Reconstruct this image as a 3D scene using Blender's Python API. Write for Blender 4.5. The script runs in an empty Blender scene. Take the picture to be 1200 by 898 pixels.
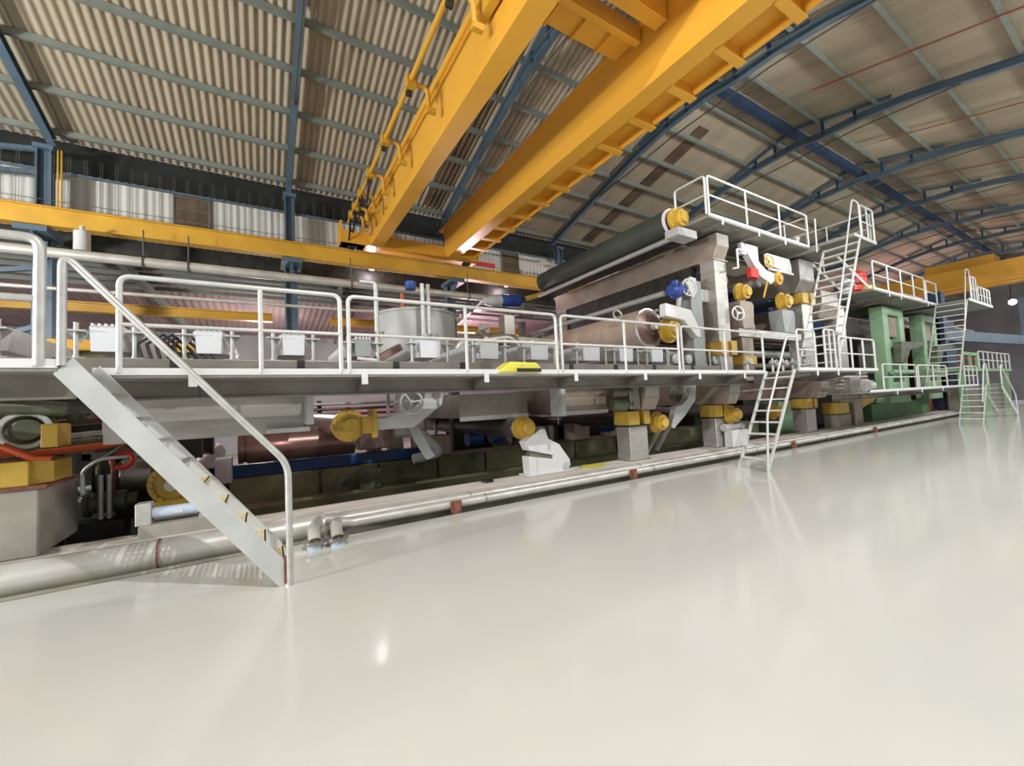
import bpy, math, random
from mathutils import Vector, Matrix, Quaternion
random.seed(7)
PI = math.pi
scn = bpy.context.scene
COL = scn.collection

# ------------------------------------------------------------------ materials
def lin(c):
    return c / 12.92 if c <= 0.04045 else ((c + 0.055) / 1.055) ** 2.4
def rgb(r, g, b):
    return (lin(r / 255), lin(g / 255), lin(b / 255), 1)
def mat(name, c, rough=0.5, metal=0.0, c2=None, scale=3.0, amt=0.5, bump=0.0, bscale=40.0, stretch=(1, 1, 1), spec=0.5, detail=4.0, coat=0.0):
    m = bpy.data.materials.new(name); m.use_nodes = True
    nt = m.node_tree; b = nt.nodes['Principled BSDF']
    b.inputs['Base Color'].default_value = rgb(*c)
    b.inputs['Roughness'].default_value = rough
    b.inputs['Metallic'].default_value = metal
    b.inputs['Specular IOR Level'].default_value = spec
    b.inputs['Coat Weight'].default_value = coat
    tc = nt.nodes.new('ShaderNodeTexCoord')
    if c2 is not None:
        mp = nt.nodes.new('ShaderNodeMapping'); mp.inputs['Scale'].default_value = stretch
        nz = nt.nodes.new('ShaderNodeTexNoise'); nz.inputs['Scale'].default_value = scale; nz.inputs['Detail'].default_value = detail
        rp = nt.nodes.new('ShaderNodeValToRGB')
        rp.color_ramp.elements[0].position = 0.5 - 0.5 * amt * 0.5; rp.color_ramp.elements[1].position = 0.5 + 0.5 * amt * 0.5
        rp.color_ramp.elements[0].color = rgb(*c); rp.color_ramp.elements[1].color = rgb(*c2)
        nt.links.new(tc.outputs['Object'], mp.inputs['Vector']); nt.links.new(mp.outputs[0], nz.inputs['Vector'])
        nt.links.new(nz.outputs['Fac'], rp.inputs[0]); nt.links.new(rp.outputs[0], b.inputs['Base Color'])
    if bump:
        nb = nt.nodes.new('ShaderNodeTexNoise'); nb.inputs['Scale'].default_value = bscale
        bp = nt.nodes.new('ShaderNodeBump'); bp.inputs['Strength'].default_value = bump; bp.inputs['Distance'].default_value = 0.01
        nt.links.new(tc.outputs['Object'], nb.inputs['Vector']); nt.links.new(nb.outputs['Fac'], bp.inputs['Height'])
        nt.links.new(bp.outputs[0], b.inputs['Normal'])
    return m
def emit(name, c, s):
    m = bpy.data.materials.new(name); m.use_nodes = True
    b = m.node_tree.nodes['Principled BSDF']
    b.inputs['Base Color'].default_value = rgb(*c); b.inputs['Emission Color'].default_value = rgb(*c)
    b.inputs['Emission Strength'].default_value = s
    return m
M = dict(
    epoxy=mat('epoxy floor', (209, 207, 198), 0.13, c2=(203, 202, 194), scale=0.7, amt=1.2, bump=0.04, bscale=2.2),
    galv=mat('galvanised steel', (196, 196, 190), 0.42, 0.35, (174, 175, 170), 9, 0.9),
    rail=mat('pale painted rail', (212, 212, 207), 0.38, 0.1, (198, 198, 192), 6, 0.8),
    toe=mat('white painted steel', (220, 219, 216), 0.45),
    foil=mat('white enamel', (226, 228, 230), 0.4, c2=(214, 216, 218), scale=2, amt=0.8),
    stain=mat('brushed stainless steel', (200, 196, 188), 0.3, 0.5, (176, 171, 162), 2.0, 0.9, stretch=(1, 1, 5)),
    staindull=mat('dull stainless steel', (158, 153, 143), 0.38, 0.55, (134, 128, 118), 2.5, 0.9),
    beam=mat('brown tinged steel beam', (168, 155, 141), 0.4, 0.25, (138, 122, 106), 1.6, 1.0, detail=6),
    grey=mat('grey painted steel', (158, 161, 158), 0.45, c2=(146, 149, 145), scale=2),
    lgrey=mat('light grey machine paint', (196, 197, 194), 0.4, c2=(184, 185, 181), scale=3),
    deck=mat('grey deck grating', (150, 149, 140), 0.6, 0.2, (126, 126, 117), 6, 0.9, bump=0.3, bscale=60),
    crane=mat('crane yellow paint', (228, 170, 62), 0.36, c2=(217, 158, 52), scale=1.2, amt=1.2, detail=6),
    runway=mat('dusty yellow paint', (208, 160, 50), 0.5, c2=(184, 138, 42), scale=1.4, amt=0.9, detail=7),
    yel=mat('machine yellow paint', (208, 172, 72), 0.38, c2=(188, 152, 58), scale=4, amt=0.9),
    blue=mat('blue grey steel paint', (88, 108, 120), 0.5, c2=(74, 93, 106), scale=1.5, amt=1.0, detail=6),
    dblue=mat('dark blue steel paint', (44, 66, 90), 0.5, c2=(36, 54, 76), scale=1.5),
    purlin=mat('grey green purlin paint', (128, 134, 124), 0.6, c2=(108, 113, 103), scale=2.5, amt=1.0),
    sheet=mat('fibre cement sheet', (176, 164, 142), 0.85, c2=(148, 137, 116), scale=0.5, amt=1.1, detail=8, stretch=(3, .35, 1)),
    brownsheet=mat('grimy rooflight sheet', (104, 86, 66), 0.7, c2=(80, 66, 50), scale=1.5),
    clad=mat('white wall cladding', (214, 212, 204), 0.7, c2=(192, 190, 180), scale=0.4, amt=1.0, detail=6),
    wire=mat('dark wire', (96, 98, 92), 0.6, 0.5),
    roller=mat('dark rubber roll cover', (66, 70, 62), 0.55, c2=(54, 58, 52), scale=1.5, amt=0.8),
    blackroll=mat('black rubber roll', (98, 90, 92), 0.3, c2=(80, 72, 74), scale=2),
    copper=mat('worn brown roll shell', (134, 108, 98), 0.32, 0.55, (112, 88, 80), 2.0, 0.9, stretch=(1, 6, 1)),
    tan=mat('pale tan roll shell', (186, 168, 152), 0.42, 0.2, (170, 150, 134), 1.2, 1.0, stretch=(1, 4, 1)),
    conc=mat('grey concrete', (168, 162, 150), 0.85, c2=(138, 133, 122), scale=2.2, amt=1.0, bump=0.25, bscale=25, detail=8),
    sole=mat('worn steel sole plate', (212, 205, 195), 0.45, 0.15, (186, 176, 164), 1.5, 1.0, stretch=(.3, 6, 1), detail=8),
    pipe=mat('dull silver pipe', (208, 205, 196), 0.36, 0.3, (180, 175, 164), 3, 0.9),
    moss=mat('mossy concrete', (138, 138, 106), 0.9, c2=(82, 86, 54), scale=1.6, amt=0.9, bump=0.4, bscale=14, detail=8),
    pit=mat('dark pit and gap', (38, 38, 33), 0.5, c2=(26, 26, 22), scale=2),  # near black tone for the pit floor and the gap backing
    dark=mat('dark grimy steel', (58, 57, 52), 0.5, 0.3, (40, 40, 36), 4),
    oil=mat('oily green grey casting', (104, 108, 88), 0.45, 0.2, (78, 82, 64), 5),
    green=mat('press green paint', (146, 178, 140), 0.45, c2=(124, 158, 120), scale=2, amt=0.9),
    dgreen=mat('deep green paint', (78, 122, 72), 0.5, c2=(66, 106, 60), scale=2),
    sprink=mat('dull red pipe paint', (150, 72, 54), 0.6),
    red=mat('red paint', (206, 52, 48), 0.45), orange=mat('orange hose', (196, 84, 40), 0.5),
    motor=mat('blue motor paint', (52, 82, 160), 0.4, c2=(44, 70, 138), scale=5),
    bpipe=mat('blue pipe paint', (34, 76, 146), 0.4, c2=(28, 60, 118), scale=2),
    pblue=mat('pale blue enamel', (186, 198, 212), 0.35), ybag=mat('bright yellow plastic', (226, 218, 84), 0.5, c2=(208, 198, 70), scale=6),
    rust=mat('rusty bracket', (136, 86, 66), 0.8, c2=(108, 64, 48), scale=9), black=mat('black rubber', (30, 30, 30), 0.5),
    tread=mat('pale yellow grip tread', (226, 214, 172), 0.55, 0.0, (212, 198, 152), 8), white=mat('white machine paint', (214, 212, 209), 0.4),
    tankgrey=mat('grey tank paint', (176, 176, 170), 0.5, c2=(164, 164, 158), scale=1.5),
    annex=mat('annex roof sheet', (150, 128, 128), 0.8, c2=(126, 106, 108), scale=0.6), endwall=mat('far end wall', (150, 150, 150), 0.9, c2=(128, 128, 130), scale=0.3),
    lens=emit('lit lamp lens', (255, 236, 240), 16.0), farlens=emit('far lit lamp lens', (255, 250, 240), 40.0), brick=mat('red brown slab stack', (150, 84, 62), 0.8, c2=(120, 66, 48), scale=2, stretch=(1, 1, 6)),
)

# ------------------------------------------------------------------ mesh builder
class MB:
    def __init__(s): s.v = []; s.f = []; s.sm = []
    def add(s, vs, fs, smooth=False):
        n = len(s.v); s.v += [Vector(p) for p in vs]
        s.f += [tuple(i + n for i in f) for f in fs]; s.sm += [smooth] * len(fs); return s
    def box(s, x0, x1, y0, y1, z0, z1):
        return s.add([(x0,y0,z0),(x1,y0,z0),(x1,y1,z0),(x0,y1,z0),(x0,y0,z1),(x1,y0,z1),(x1,y1,z1),(x0,y1,z1)],
                     [(0,3,2,1),(4,5,6,7),(0,1,5,4),(1,2,6,5),(2,3,7,6),(3,0,4,7)])
    def beam(s, a, b, w, h, up=(0,0,1)):
        a = Vector(a); b = Vector(b); t = (b - a).normalized(); sd = t.cross(Vector(up))
        if sd.length < 1e-4: sd = t.cross(Vector((1,0,0)))
        sd.normalize(); u = sd.cross(t); sd *= w / 2; u *= h / 2
        return s.add([a-sd-u, a+sd-u, a+sd+u, a-sd+u, b-sd-u, b+sd-u, b+sd+u, b-sd+u],
                     [(0,1,2,3),(7,6,5,4),(0,4,5,1),(1,5,6,2),(2,6,7,3),(3,7,4,0)])
    def prism(s, poly, axis, d0, d1):
        def P(p, d):
            return (d,p[0],p[1]) if axis == 'x' else (p[0],d,p[1]) if axis == 'y' else (p[0],p[1],d)
        n = len(poly); vs = [P(p, d0) for p in poly] + [P(p, d1) for p in poly]
        fs = [tuple(range(n))[::-1], tuple(range(n, 2*n))] + [(i, (i+1) % n, n + (i+1) % n, n + i) for i in range(n)]
        return s.add(vs, fs)
    def tube(s, pts, r, n=10, cap=True):
        pts = [Vector(p) for p in pts]; N = len(pts)
        T = []
        for i in range(N):
            a = pts[max(i-1,0)]; b = pts[min(i+1,N-1)]; T.append((b - a).normalized())
        ref = Vector((0,0,1)) if abs(T[0].z) < 0.9 else Vector((1,0,0))
        u = (ref - T[0] * ref.dot(T[0])).normalized(); vs = []
        for i in range(N):
            if i: 
                u = (u - T[i] * u.dot(T[i]))
                u = u.normalized() if u.length > 1e-6 else T[i].orthogonal().normalized()
            w = T[i].cross(u)
            k = 1.0
            rr = r[i] if isinstance(r, (list, tuple)) else r
            for j in range(n):
                a = 2*PI*j/n; vs.append(pts[i] + (u*math.cos(a) + w*math.sin(a)) * rr)
        fs = [(i*n+j, i*n+(j+1)%n, (i+1)*n+(j+1)%n, (i+1)*n+j) for i in range(N-1) for j in range(n)]
        s.add(vs, fs, True)
        if cap:
            s.add(vs[:n], [tuple(range(n))[::-1]]); s.add(vs[-n:], [tuple(range(n))])
        return s
    def lathe(s, p, axis, prof, n=28):
        # prof: list of (distance along the axis, radius)
        p = Vector(p); t = Vector(axis).normalized(); u = t.orthogonal().normalized(); w = t.cross(u)
        for k in range(len(prof) - 1):
            (d0, r0), (d1, r1) = prof[k], prof[k+1]
            vs = []
            for d, r in ((d0, r0), (d1, r1)):
                for j in range(n):
                    a = 2*PI*j/n; vs.append(p + t*d + (u*math.cos(a) + w*math.sin(a))*max(r, 1e-4))
            s.add(vs, [(j, (j+1)%n, n+(j+1)%n, n+j) for j in range(n)], abs(r0-r1) < 3*abs(d0-d1) + 1e-9)
        return s
    def ring(s, c, axis, R, r, n=24, m=8):
        c = Vector(c); t = Vector(axis).normalized(); u = t.orthogonal().normalized(); w = t.cross(u); vs = []
        for i in range(n):
            a = 2*PI*i/n; d = u*math.cos(a) + w*math.sin(a)
            for j in range(m):
                b = 2*PI*j/m; vs.append(c + d*(R + r*math.cos(b)) + t*(r*math.sin(b)))
        return s.add(vs, [(i*m+j, ((i+1)%n)*m+j, ((i+1)%n)*m+(j+1)%m, i*m+(j+1)%m) for i in range(n) for j in range(m)], True)
    def build(s, name, m, parent=None, bevel=0.0):
        me = bpy.data.meshes.new(name)
        off = Vector((0,0,0))
        if parent is not None:
            q = parent
            while q: off += q.location; q = q.parent
        else:
            xs = [v.x for v in s.v]; ys = [v.y for v in s.v]; zs = [v.z for v in s.v]
            off = Vector(((min(xs)+max(xs))/2, (min(ys)+max(ys))/2, min(zs)))
        me.from_pydata([tuple(v - off) for v in s.v], [], s.f)
        me.polygons.foreach_set('use_smooth', s.sm); me.update()
        o = bpy.data.objects.new(name, me); me.materials.append(M[m] if isinstance(m, str) else m); COL.objects.link(o)
        if parent is not None: o.parent = parent
        else: o.location = off
        if bevel:
            b = o.modifiers.new('edge', 'BEVEL'); b.width = bevel; b.segments = 2; b.limit_method = 'ANGLE'; b.angle_limit = math.radians(50)
        return o
def arc(pts, rad, n=6):
    # round the inner corners of a polyline
    pts = [Vector(p) for p in pts]; out = [pts[0]]
    for i in range(1, len(pts)-1):
        a, b, c = pts[i-1], pts[i], pts[i+1]
        d0 = (a-b); d1 = (c-b); k = min(rad, d0.length*0.49, d1.length*0.49)
        p0 = b + d0.normalized()*k; p1 = b + d1.normalized()*k
        for j in range(n+1):
            t = j/n; out.append(p0*(1-t)**2 + b*2*t*(1-t) + p1*t*t)
    out.append(pts[-1]); return out
def tag(o, label=None, cat=None, group=None, kind=None):
    if label: o['label'] = label
    if cat: o['category'] = cat
    if group: o['group'] = group
    if kind: o['kind'] = kind
    return o
def thing(name, loc, label, cat, group=None, kind=None):
    o = bpy.data.objects.new(name, None); COL.objects.link(o); o.location = loc; o.empty_display_size = 0.2
    return tag(o, label, cat, group, kind)
def one(mb, name, m, label, cat, group=None, kind=None, bevel=0.0):
    return tag(mb.build(name, m, None, bevel), label, cat, group, kind)
def copy_tree(o, loc, label=None, group=None):
    c = o.copy(); COL.objects.link(c); c.location = loc
    if label: c['label'] = label
    if group: c['group'] = group
    for ch in [x for x in COL.objects if x.parent == o]:
        d = ch.copy(); COL.objects.link(d); d.parent = c
        for g in [x for x in COL.objects if x.parent == ch]:
            e = g.copy(); COL.objects.link(e); e.parent = d
    return c
def structure(mb, name, m, label, cat, bevel=0.0):
    return tag(mb.build(name, m, None, bevel), label, cat, None, 'structure')

X_END = 66.0
# ------------------------------------------------------------------ shell
mb = MB(); mb.box(-12, X_END, -14, 6.36, -0.3, 0.0)
structure(mb, 'floor', 'epoxy', 'glossy pale grey epoxy hall floor in front of the machine', 'floor')
mb = MB(); mb.box(-12, X_END, 14.6, 16.6, -1.6, 0.0)
structure(mb, 'floor_rear', 'conc', 'concrete floor strip behind the machine', 'floor')
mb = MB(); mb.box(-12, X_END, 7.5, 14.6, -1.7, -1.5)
structure(mb, 'floor_pit', 'pit', 'dark floor of the pit under the machine', 'floor')
# roof: corrugated sheets, left slope and right slope
SL, SR, YR, ZR = 0.27, 0.225, 7.55, 12.42
def zroof(y): return ZR - SL*(y - YR) if y > YR else ZR - SR*(YR - y)
def corrugated(fpos, x0, x1, pitch, amp, normal, rows, per=6):
    mb = MB(); n = int((x1-x0)/pitch*per)
    vs = []
    for r in rows:
        for i in range(n+1):
            x = x0 + (x1-x0)*i/n; vs.append(fpos(x, r) + normal*(amp*math.sin(2*PI*(x-x0)/pitch)))
    W = n+1
    fs = [(k*W+i, k*W+i+1, (k+1)*W+i+1, (k+1)*W+i) for k in range(len(rows)-1) for i in range(n)]
    mb.add(vs, fs, True); return mb
nl = Vector((0, SL, 1)).normalized(); nr = Vector((0, -SR, 1)).normalized()
structure(corrugated(lambda x, y: Vector((x, y, zroof(y))), -12, X_END, 0.2, 0.04, nl, [YR, 10, 12, 14, 16.5]), 'ceiling_far_slope', 'sheet',
          'corrugated fibre cement roof slope above the machine', 'roof')
structure(corrugated(lambda x, y: Vector((x, y, zroof(y))), -12, X_END, 0.2, 0.04, nr, [-.5, 1, 3, 5, YR]), 'ceiling_near_slope', 'sheet',
          'corrugated fibre cement roof slope on the aisle side of the ridge', 'roof')
RX = [-4.93 + 5.84*i for i in range(-1, 12)]
names = ['before', 'first', 'second', 'third', 'fourth', 'fifth', 'sixth', 'seventh', 'eighth', 'ninth', 'tenth', 'eleventh', 'twelfth']
# purlins
for k, y in enumerate([16.0, 14.62, 13.3, 12.0, 10.72, 9.45, 8.25]):
    z = zroof(y) - 0.06
    mb = MB(); mb.prism([(y-.045, z), (y-.045, z-.17), (y+.045, z-.17), (y+.045, z-.14), (y-.02, z-.14), (y-.02, z)], 'x', -12, X_END-.1)
    structure(mb, 'roof_purlin', 'purlin', ['lowest', 'second', 'third', 'fourth', 'fifth', 'sixth', 'uppermost'][k] + ' grey purlin counted up the slope above the machine', 'purlin')
for k, y in enumerate([6.7, 5.0, 3.4, 1.8, 0.2]):
    z = zroof(y) - 0.06
    mb = MB(); mb.prism([(y+.055, z), (y+.055, z-.2), (y-.055, z-.2), (y-.055, z-.17), (y+.02, z-.17), (y+.02, z)], 'x', -12, X_END-.1)
    structure(mb, 'roof_purlin', 'purlin', ['first', 'second', 'third', 'fourth', 'fifth', 'sixth'][k] + ' grey green purlin beyond the ridge on the aisle slope', 'purlin')
mb = MB(); mb.box(-12, X_END-.1, 7.4, 7.66, 11.86, 12.12)
structure(mb, 'ridge_beam', 'dblue', 'dark blue beam running along under the roof ridge', 'beam')
# rafters with kinked apex, upper chords and short posts
def zr(y): return zroof(y) - 0.26
for i, x in enumerate(RX):
    t = thing('roof_rafter', (x, 15.9, 0), ('blue steel roof rafter ' + names[i] + ' counted from the picture\'s left edge') if i else 'blue steel roof rafter outside the left edge', 'rafter', None, 'structure')
    path = [(16.1, zr(16.1)-.02), (10.6, zr(10.6)-.03), (9.2, zr(9.2)-.16), (8.3, zr(8.3)-.36), (7.5, zr(7.5)-.50), (6.6, zr(6.6)-.42), (5.4, zr(5.4)-.16), (4.2, zr(4.2)-.03), (-.4, zr(-.4))]
    mb = MB(); poly = [(y, z) for y, z in path] + [(y, z-.24) for y, z in reversed(path)]
    n = len(path)
    for j in range(n-1):
        a, b = path[j], path[j+1]
        for hz, hw in ((0, .09), (-.21, .09)):
            mb.beam((x, a[0], a[1]+hz), (x, b[0], b[1]+hz), .17, .03)
        mb.beam((x, a[0], a[1]-.105), (x, b[0], b[1]-.105), .03, .21)
    mb.build('bottom_chord', 'blue', t)
    mb = MB(); mb.beam((x, 10.4, zr(10.4)+.08), (x, 7.6, zr(7.6)+.08), .1, .12); mb.beam((x, 7.5, zr(7.5)+.08), (x, 4.6, zr(4.6)+.08), .1, .12)
    mb.build('upper_chord', 'blue', t)
    for y in (9.1, 8.3, 6.6, 5.6):
        mb = MB(); zz = zr(y) + .05
        mb.beam((x, y, zz - (.55 if 6 < y < 9 else .35)), (x, y, zz), .09, .09); mb.build('web_post', 'dblue', t)
    mb = MB(); mb.tube([(x+.0, 12.6, zr(12.6)-.28), (x, 9.0, 10.95), (x, 5.6, 11.05), (x, 3.0, zr(3)-.25)], .025, 6); mb.build('tie_rod', 'wire', t)
# wind brace rods and red sprinkler pipe under the aisle slope
mb = MB()
mb.tube([(-12, 3.9, zroof(3.9)-.34), (X_END-1, 3.9, zroof(3.9)-.34)], .035, 8)
# sprinkler pipes running across the slope in each bay
for i, x in enumerate(RX[3:9]):
    mb = MB(); xx = x + 3.3
    mb.tube([(xx, 5.9, zroof(5.9)-.285), (xx, -.3, zroof(-.3)-.285)], .022, 8)
    one(mb, 'sprinkler_pipe', 'sprink', 'thin red sprinkler pipe across the aisle roof slope, ' + names[i+1] + ' from the crane', 'pipe', 'red sprinkler pipes')
for k, (x, a, b) in enumerate(((6.15, 8.3, 15.9), (14.7, 9.0, 15.9))):
    mb = corrugated(lambda xx, y: Vector((xx, y, zroof(y))) - nl*.055, x-.3, x+.3, .2, .03, nl, [a, b])
    structure(mb, 'window_roof', 'brownsheet', ['grimy brown rooflight strip between the crane girders', 'grimy brown rooflight strip above the dark roll'][k], 'rooflight')
# rear wall cladding above runway
structure(corrugated(lambda x, z: Vector((x, 16.45, z)), -12, X_END, 0.2, 0.02, Vector((0,1,0)), [7.32, 9.08], 6), 'wall_rear', 'clad', 'white ribbed cladding above the yellow runway beam', 'wall')
for wx in (-1.85, 10.2, 22.0):
    mb = MB(); mb.box(wx-.46, wx+.46, 16.38, 16.42, 7.75, 9.06)
    w = structure(mb, 'window_%d' % (1 + [-1.85, 10.2, 22.0].index(wx)), 'brownsheet', ['brown translucent panel in the white cladding left of the crane', 'brown panel in the cladding right of the crane end', 'brown panel in the cladding behind the machine top'][[-1.85, 10.2, 22.0].index(wx)], 'window')
    fr = MB()
    for q in (wx-.46, wx+.46): fr.box(q-.02, q+.02, 16.34, 16.42, 7.75, 9.06)
    for q in (8.1, 8.5, 8.9): fr.box(wx-.46, wx+.46, 16.35, 16.4, q-.012, q+.012)
    fr.build('window_frame', 'staindull', w)
mb = MB(); mb.box(-12, X_END, 16.9, 17.0, 8.4, 10.2); structure(mb, 'wall_gap_backing', 'pit', 'backing between cladding and eave, painted near black as shade', 'wall')  # near black colour stands in for the unlit gap below the eave
mb = MB(); mb.beam((-12, 15.75, 8.72), (X_END, 15.75, 8.72), .05, .07)
one(mb, 'wall_rail', 'blue', 'thin blue rail running along in front of the white cladding', 'rail')
# wire mesh guard
mb = MB(); x = -7.0
while x < 5.2:
    for d in (0, .05): mb.beam((x+d, 15.5, 7.4), (x+d, 15.5, 9.1), .008, .008)
    x += .32
for z in (7.62, 7.8): mb.beam((-7, 15.5, z), (14, 15.5, z-.02), .012, .012)
one(mb, 'wire_mesh_guard', 'wire', 'thin wire mesh hung in front of the white cladding above the runway', 'wire mesh')
mb = MB(); mb.tube([(10.85, 14.5, 7.95), (11.9, 14.9, 8.0)], .12, 14); mb.lathe((10.7, 14.45, 7.94), (1, .38, .05), [(0, 0), (0, .17), (.2, .17), (.2, 0)])
one(mb, 'capped_pipe', 'pipe', 'short capped grey pipe in front of the cladding above the dark roll', 'pipe')

# columns
for i, x in enumerate(RX[1:9]):
    t = thing('steel_column', (x, 15.7, 0), 'blue grey steel column on the rear side, ' + names[i+1] + ' from the picture\'s left edge', 'column', None, 'structure')
    for nm, z0, z1, w in (('lower_shaft', 0.0, 6.86, .34), ('upper_shaft', 7.4, 9.3, .26)):
        mb = MB()
        for s in (-1, 1): mb.box(x + s*w/2 - .02, x + s*w/2 + .02, 15.55, 15.85, z0, z1)
        mb.box(x-w/2, x+w/2, 15.68, 15.72, z0, z1); mb.build(nm, 'blue', t)
    mb = MB(); mb.box(x-.3, x+.3, 14.85, 15.9, 6.72, 6.86); mb.prism([(15.55, 6.72), (14.9, 6.72), (15.55, 6.2)], 'x', x-.03, x+.03); mb.build('runway_bracket', 'blue', t)
    mb = MB(); mb.box(x-.2, x+.2, 15.5, 15.9, 9.22, 9.34); mb.build('cap_plate', 'blue', t)
for k, (a, b) in enumerate([((-8.6, 15.7, 5.2), (-5.0, 15.7, 6.0)), ((-8.6, 15.7, 8.75), (-5.0, 15.7, 9.25)), ((-8.6, 15.7, 8.2), (-5.0, 15.7, 8.6)), ((-8.0, 15.7, 3.0), (-5.0, 15.7, 4.45))]):
    mb = MB(); mb.beam(a, b, .1, .12); one(mb, 'wall_brace', 'blue', ['blue diagonal brace beside the left column under the runway', 'upper blue brace meeting the top of the left column', 'blue brace below the upper one at the left column top', 'lowest blue diagonal brace behind the left railing'][k], 'brace')
mb = MB()
for d in (0, .07): mb.tube([(-4.62+d, 15.45, 7.4), (-4.62+d, 15.45, 9.2)], .02, 8)
one(mb, 'conduit_pair', 'runway', 'pair of thin yellow conduits beside the left column', 'conduit')
# runway beam and rail
t = thing('crane_runway_beam', (20, 15, 6.87), 'long yellow crane runway beam along the rear wall', 'crane runway')
mb = MB(); mb.box(-12, X_END-8, 14.86, 14.92, 6.9, 7.34); mb.box(-12, X_END-8, 14.78, 15.1, 7.34, 7.37); mb.box(-12, X_END-8, 14.78, 15.1, 6.87, 6.9)
mb.build('girder', 'runway', t)
mb = MB(); mb.box(-12, X_END-8, 14.92, 15.0, 7.37, 7.43); mb.build('rail', 'rust', t)
# annex behind: roof, purlins, low crane beam
nA = Vector((0, .1, 1)).normalized()
structure(corrugated(lambda x, y: Vector((x, y, 6.95 - .1*(y-16))), -12, 50, .25, .03, nA, [16.6, 20, 25.5], 4), 'ceiling_annex', 'annex', 'ribbed roof of the annex seen under the runway', 'roof')
mb = MB(); mb.box(-12, 50, 16.5, 16.6, 6.72, 7.34); structure(mb, 'trim_2', 'dark', 'dark strip behind the runway beam under the cladding', 'trim')
mb = MB(); mb.box(-12, 50, 25.4, 25.5, -.1, 6.1); structure(mb, 'wall_annex', 'endwall', 'dim rear wall of the annex', 'wall')
mb = MB(); mb.box(-12, 50, 16.6, 25.5, -.2, -.1); structure(mb, 'floor_annex', 'conc', 'concrete annex floor', 'floor')
for k, y in enumerate([16.8, 17.3, 17.8, 18.4, 19.0]):
    z = 6.9 - .1*(y-16)
    mb = MB(); mb.box(-12, 50, y-.03, y+.03, z-.16, z-.02)
    structure(mb, 'annex_purlin', 'purlin', ['first', 'second', 'third', 'fourth', 'fifth'][k] + ' purlin of the annex roof counted from the runway', 'purlin')
for k, x in enumerate([-3.6, 2.6, 8.6, 14.6, 20.6]):
    mb = MB(); mb.beam((x, 16.3, 6.6), (x+1.0, 25, 5.75), .16, .22)
    structure(mb, 'annex_rafter', 'purlin', ['leftmost', 'second', 'third', 'fourth', 'fifth'][k] + ' rafter of the annex roof seen under the runway', 'rafter')
for k, (a, b) in enumerate([(-12, .4), (2.5, 12)]):
    t = thing('annex_runway_beam', ((a+b)/2, 18.4, 5.4), ['long', 'short'][k] + ' yellow beam low in the annex, ' + ['behind the left railing', 'right of the grey tank'][k], 'crane runway')
    mb = MB(); mb.box(a, b, 18.3, 18.36, 5.42, 5.66); mb.build('web', 'runway', t)
    mb = MB(); mb.box(a, b, 18.2, 18.46, 5.66, 5.7); mb.box(a, b, 18.2, 18.46, 5.38, 5.42); mb.build('flange', 'runway', t)
# overhead service pipes
for k, (y, z, r) in enumerate([(14.3, 6.02, .13), (14.4, 5.15, .05)]):
    t = thing('service_pipe', (4, y, z), ['thick', 'thin'][k] + ' silver service pipe running along behind the machine', 'pipe')
    mb = MB(); mb.tube([(-12, y, z), (9.2, y, z)], r, 12); mb.build('pipe', 'pipe', t)
    if k == 0:
        for x in (-2.66, -1.7, 2.6, 6.9):
            mb = MB(); mb.tube([(x, y, z), (x, y, 6.9)], .018, 6); mb.ring((x, y, z), (1,0,0), .145, .02); mb.build('hanger', 'wire', t)
mb = MB(); mb.lathe((-3.85, 14.35, 6.15), (0,0,1), [(0, 0), (0, .16), (.5, .16), (.5, .05), (.65, .05), (.65, 0)])
one(mb, 'pipe_damper', 'lgrey', 'small upright grey canister on the thick overhead pipe', 'canister')

# floodlights on the rear side (hung behind the runway beam)
def floodlight(x, y, z, aim, label, power, col, grp, r=.16):
    t = thing('floodlight', (x, y, z), label, 'lamp', grp)
    d = Vector(aim).normalized()
    MB().lathe((x, y, z), d, [(-.3, 0), (-.3, .09), (-.12, .12), (0, r+.05), (0.02, r+.05), (.02, r)]).build('housing', 'dark', t)
    MB().lathe((x, y, z), d, [(.012, 0), (.012, r)]).build('lens', 'lens', t)
    MB().beam((x, 15.08, 7.2), (x, 16.0, 7.42), .05, .05).build('arm', 'dark', t)
    l = bpy.data.lights.new('floodlight_bulb', 'POINT'); l.energy = power; l.color = col; l.shadow_soft_size = r*.8
    lo = bpy.data.objects.new('floodlight_bulb', l); lo.location = d*.2; lo.parent = t; COL.objects.link(lo)
    return t
for i in range(7):
    floodlight(3.72 + 6.05*i, 16.05, 7.3, (0, -.5, -1), 'round lamp tucked behind the runway beam, ' + names[i+1] + ' from the left', 60, (1, .84, .90), 'lamps behind the runway')

# ------------------------------------------------------------------ overhead crane
t = thing('crane_girder', (3.5, 9, 7.45), 'left yellow box girder of the overhead crane, with hooked brackets beside it', 'crane')
mb = MB(); mb.prism([(14.58, 7.7), (14.3, 7.45), (1.3, 7.45), (1.0, 7.7), (1.0, 8.72), (14.58, 8.72)], 'x', 3.29, 3.70); mb.build('box_girder', 'crane', t, .006)
mb = MB(); mb.box(3.22, 3.29, 1.0, 14.9, 8.55, 8.72); mb.box(3.70, 3.78, 1.0, 14.9, 8.6, 8.72); mb.build('top_flange', 'crane', t)
mb = MB(); mb.prism([(4.6, 8.0), (5.6, 8.0), (5.4, 8.7), (4.6, 8.75)], 'x', 3.1, 3.24); mb.build('junction_box', 'runway', t)
t = thing('crane_girder', (6.4, 9, 7.45), 'right yellow box girder of the overhead crane, carrying a bracketed gangway', 'crane')
mb = MB(); mb.prism([(14.58, 7.7), (14.3, 7.45), (1.3, 7.45), (1.0, 7.7), (1.0, 8.65), (14.58, 8.65)], 'x', 6.12, 6.52); mb.build('box_girder', 'crane', t, .006)
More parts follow.
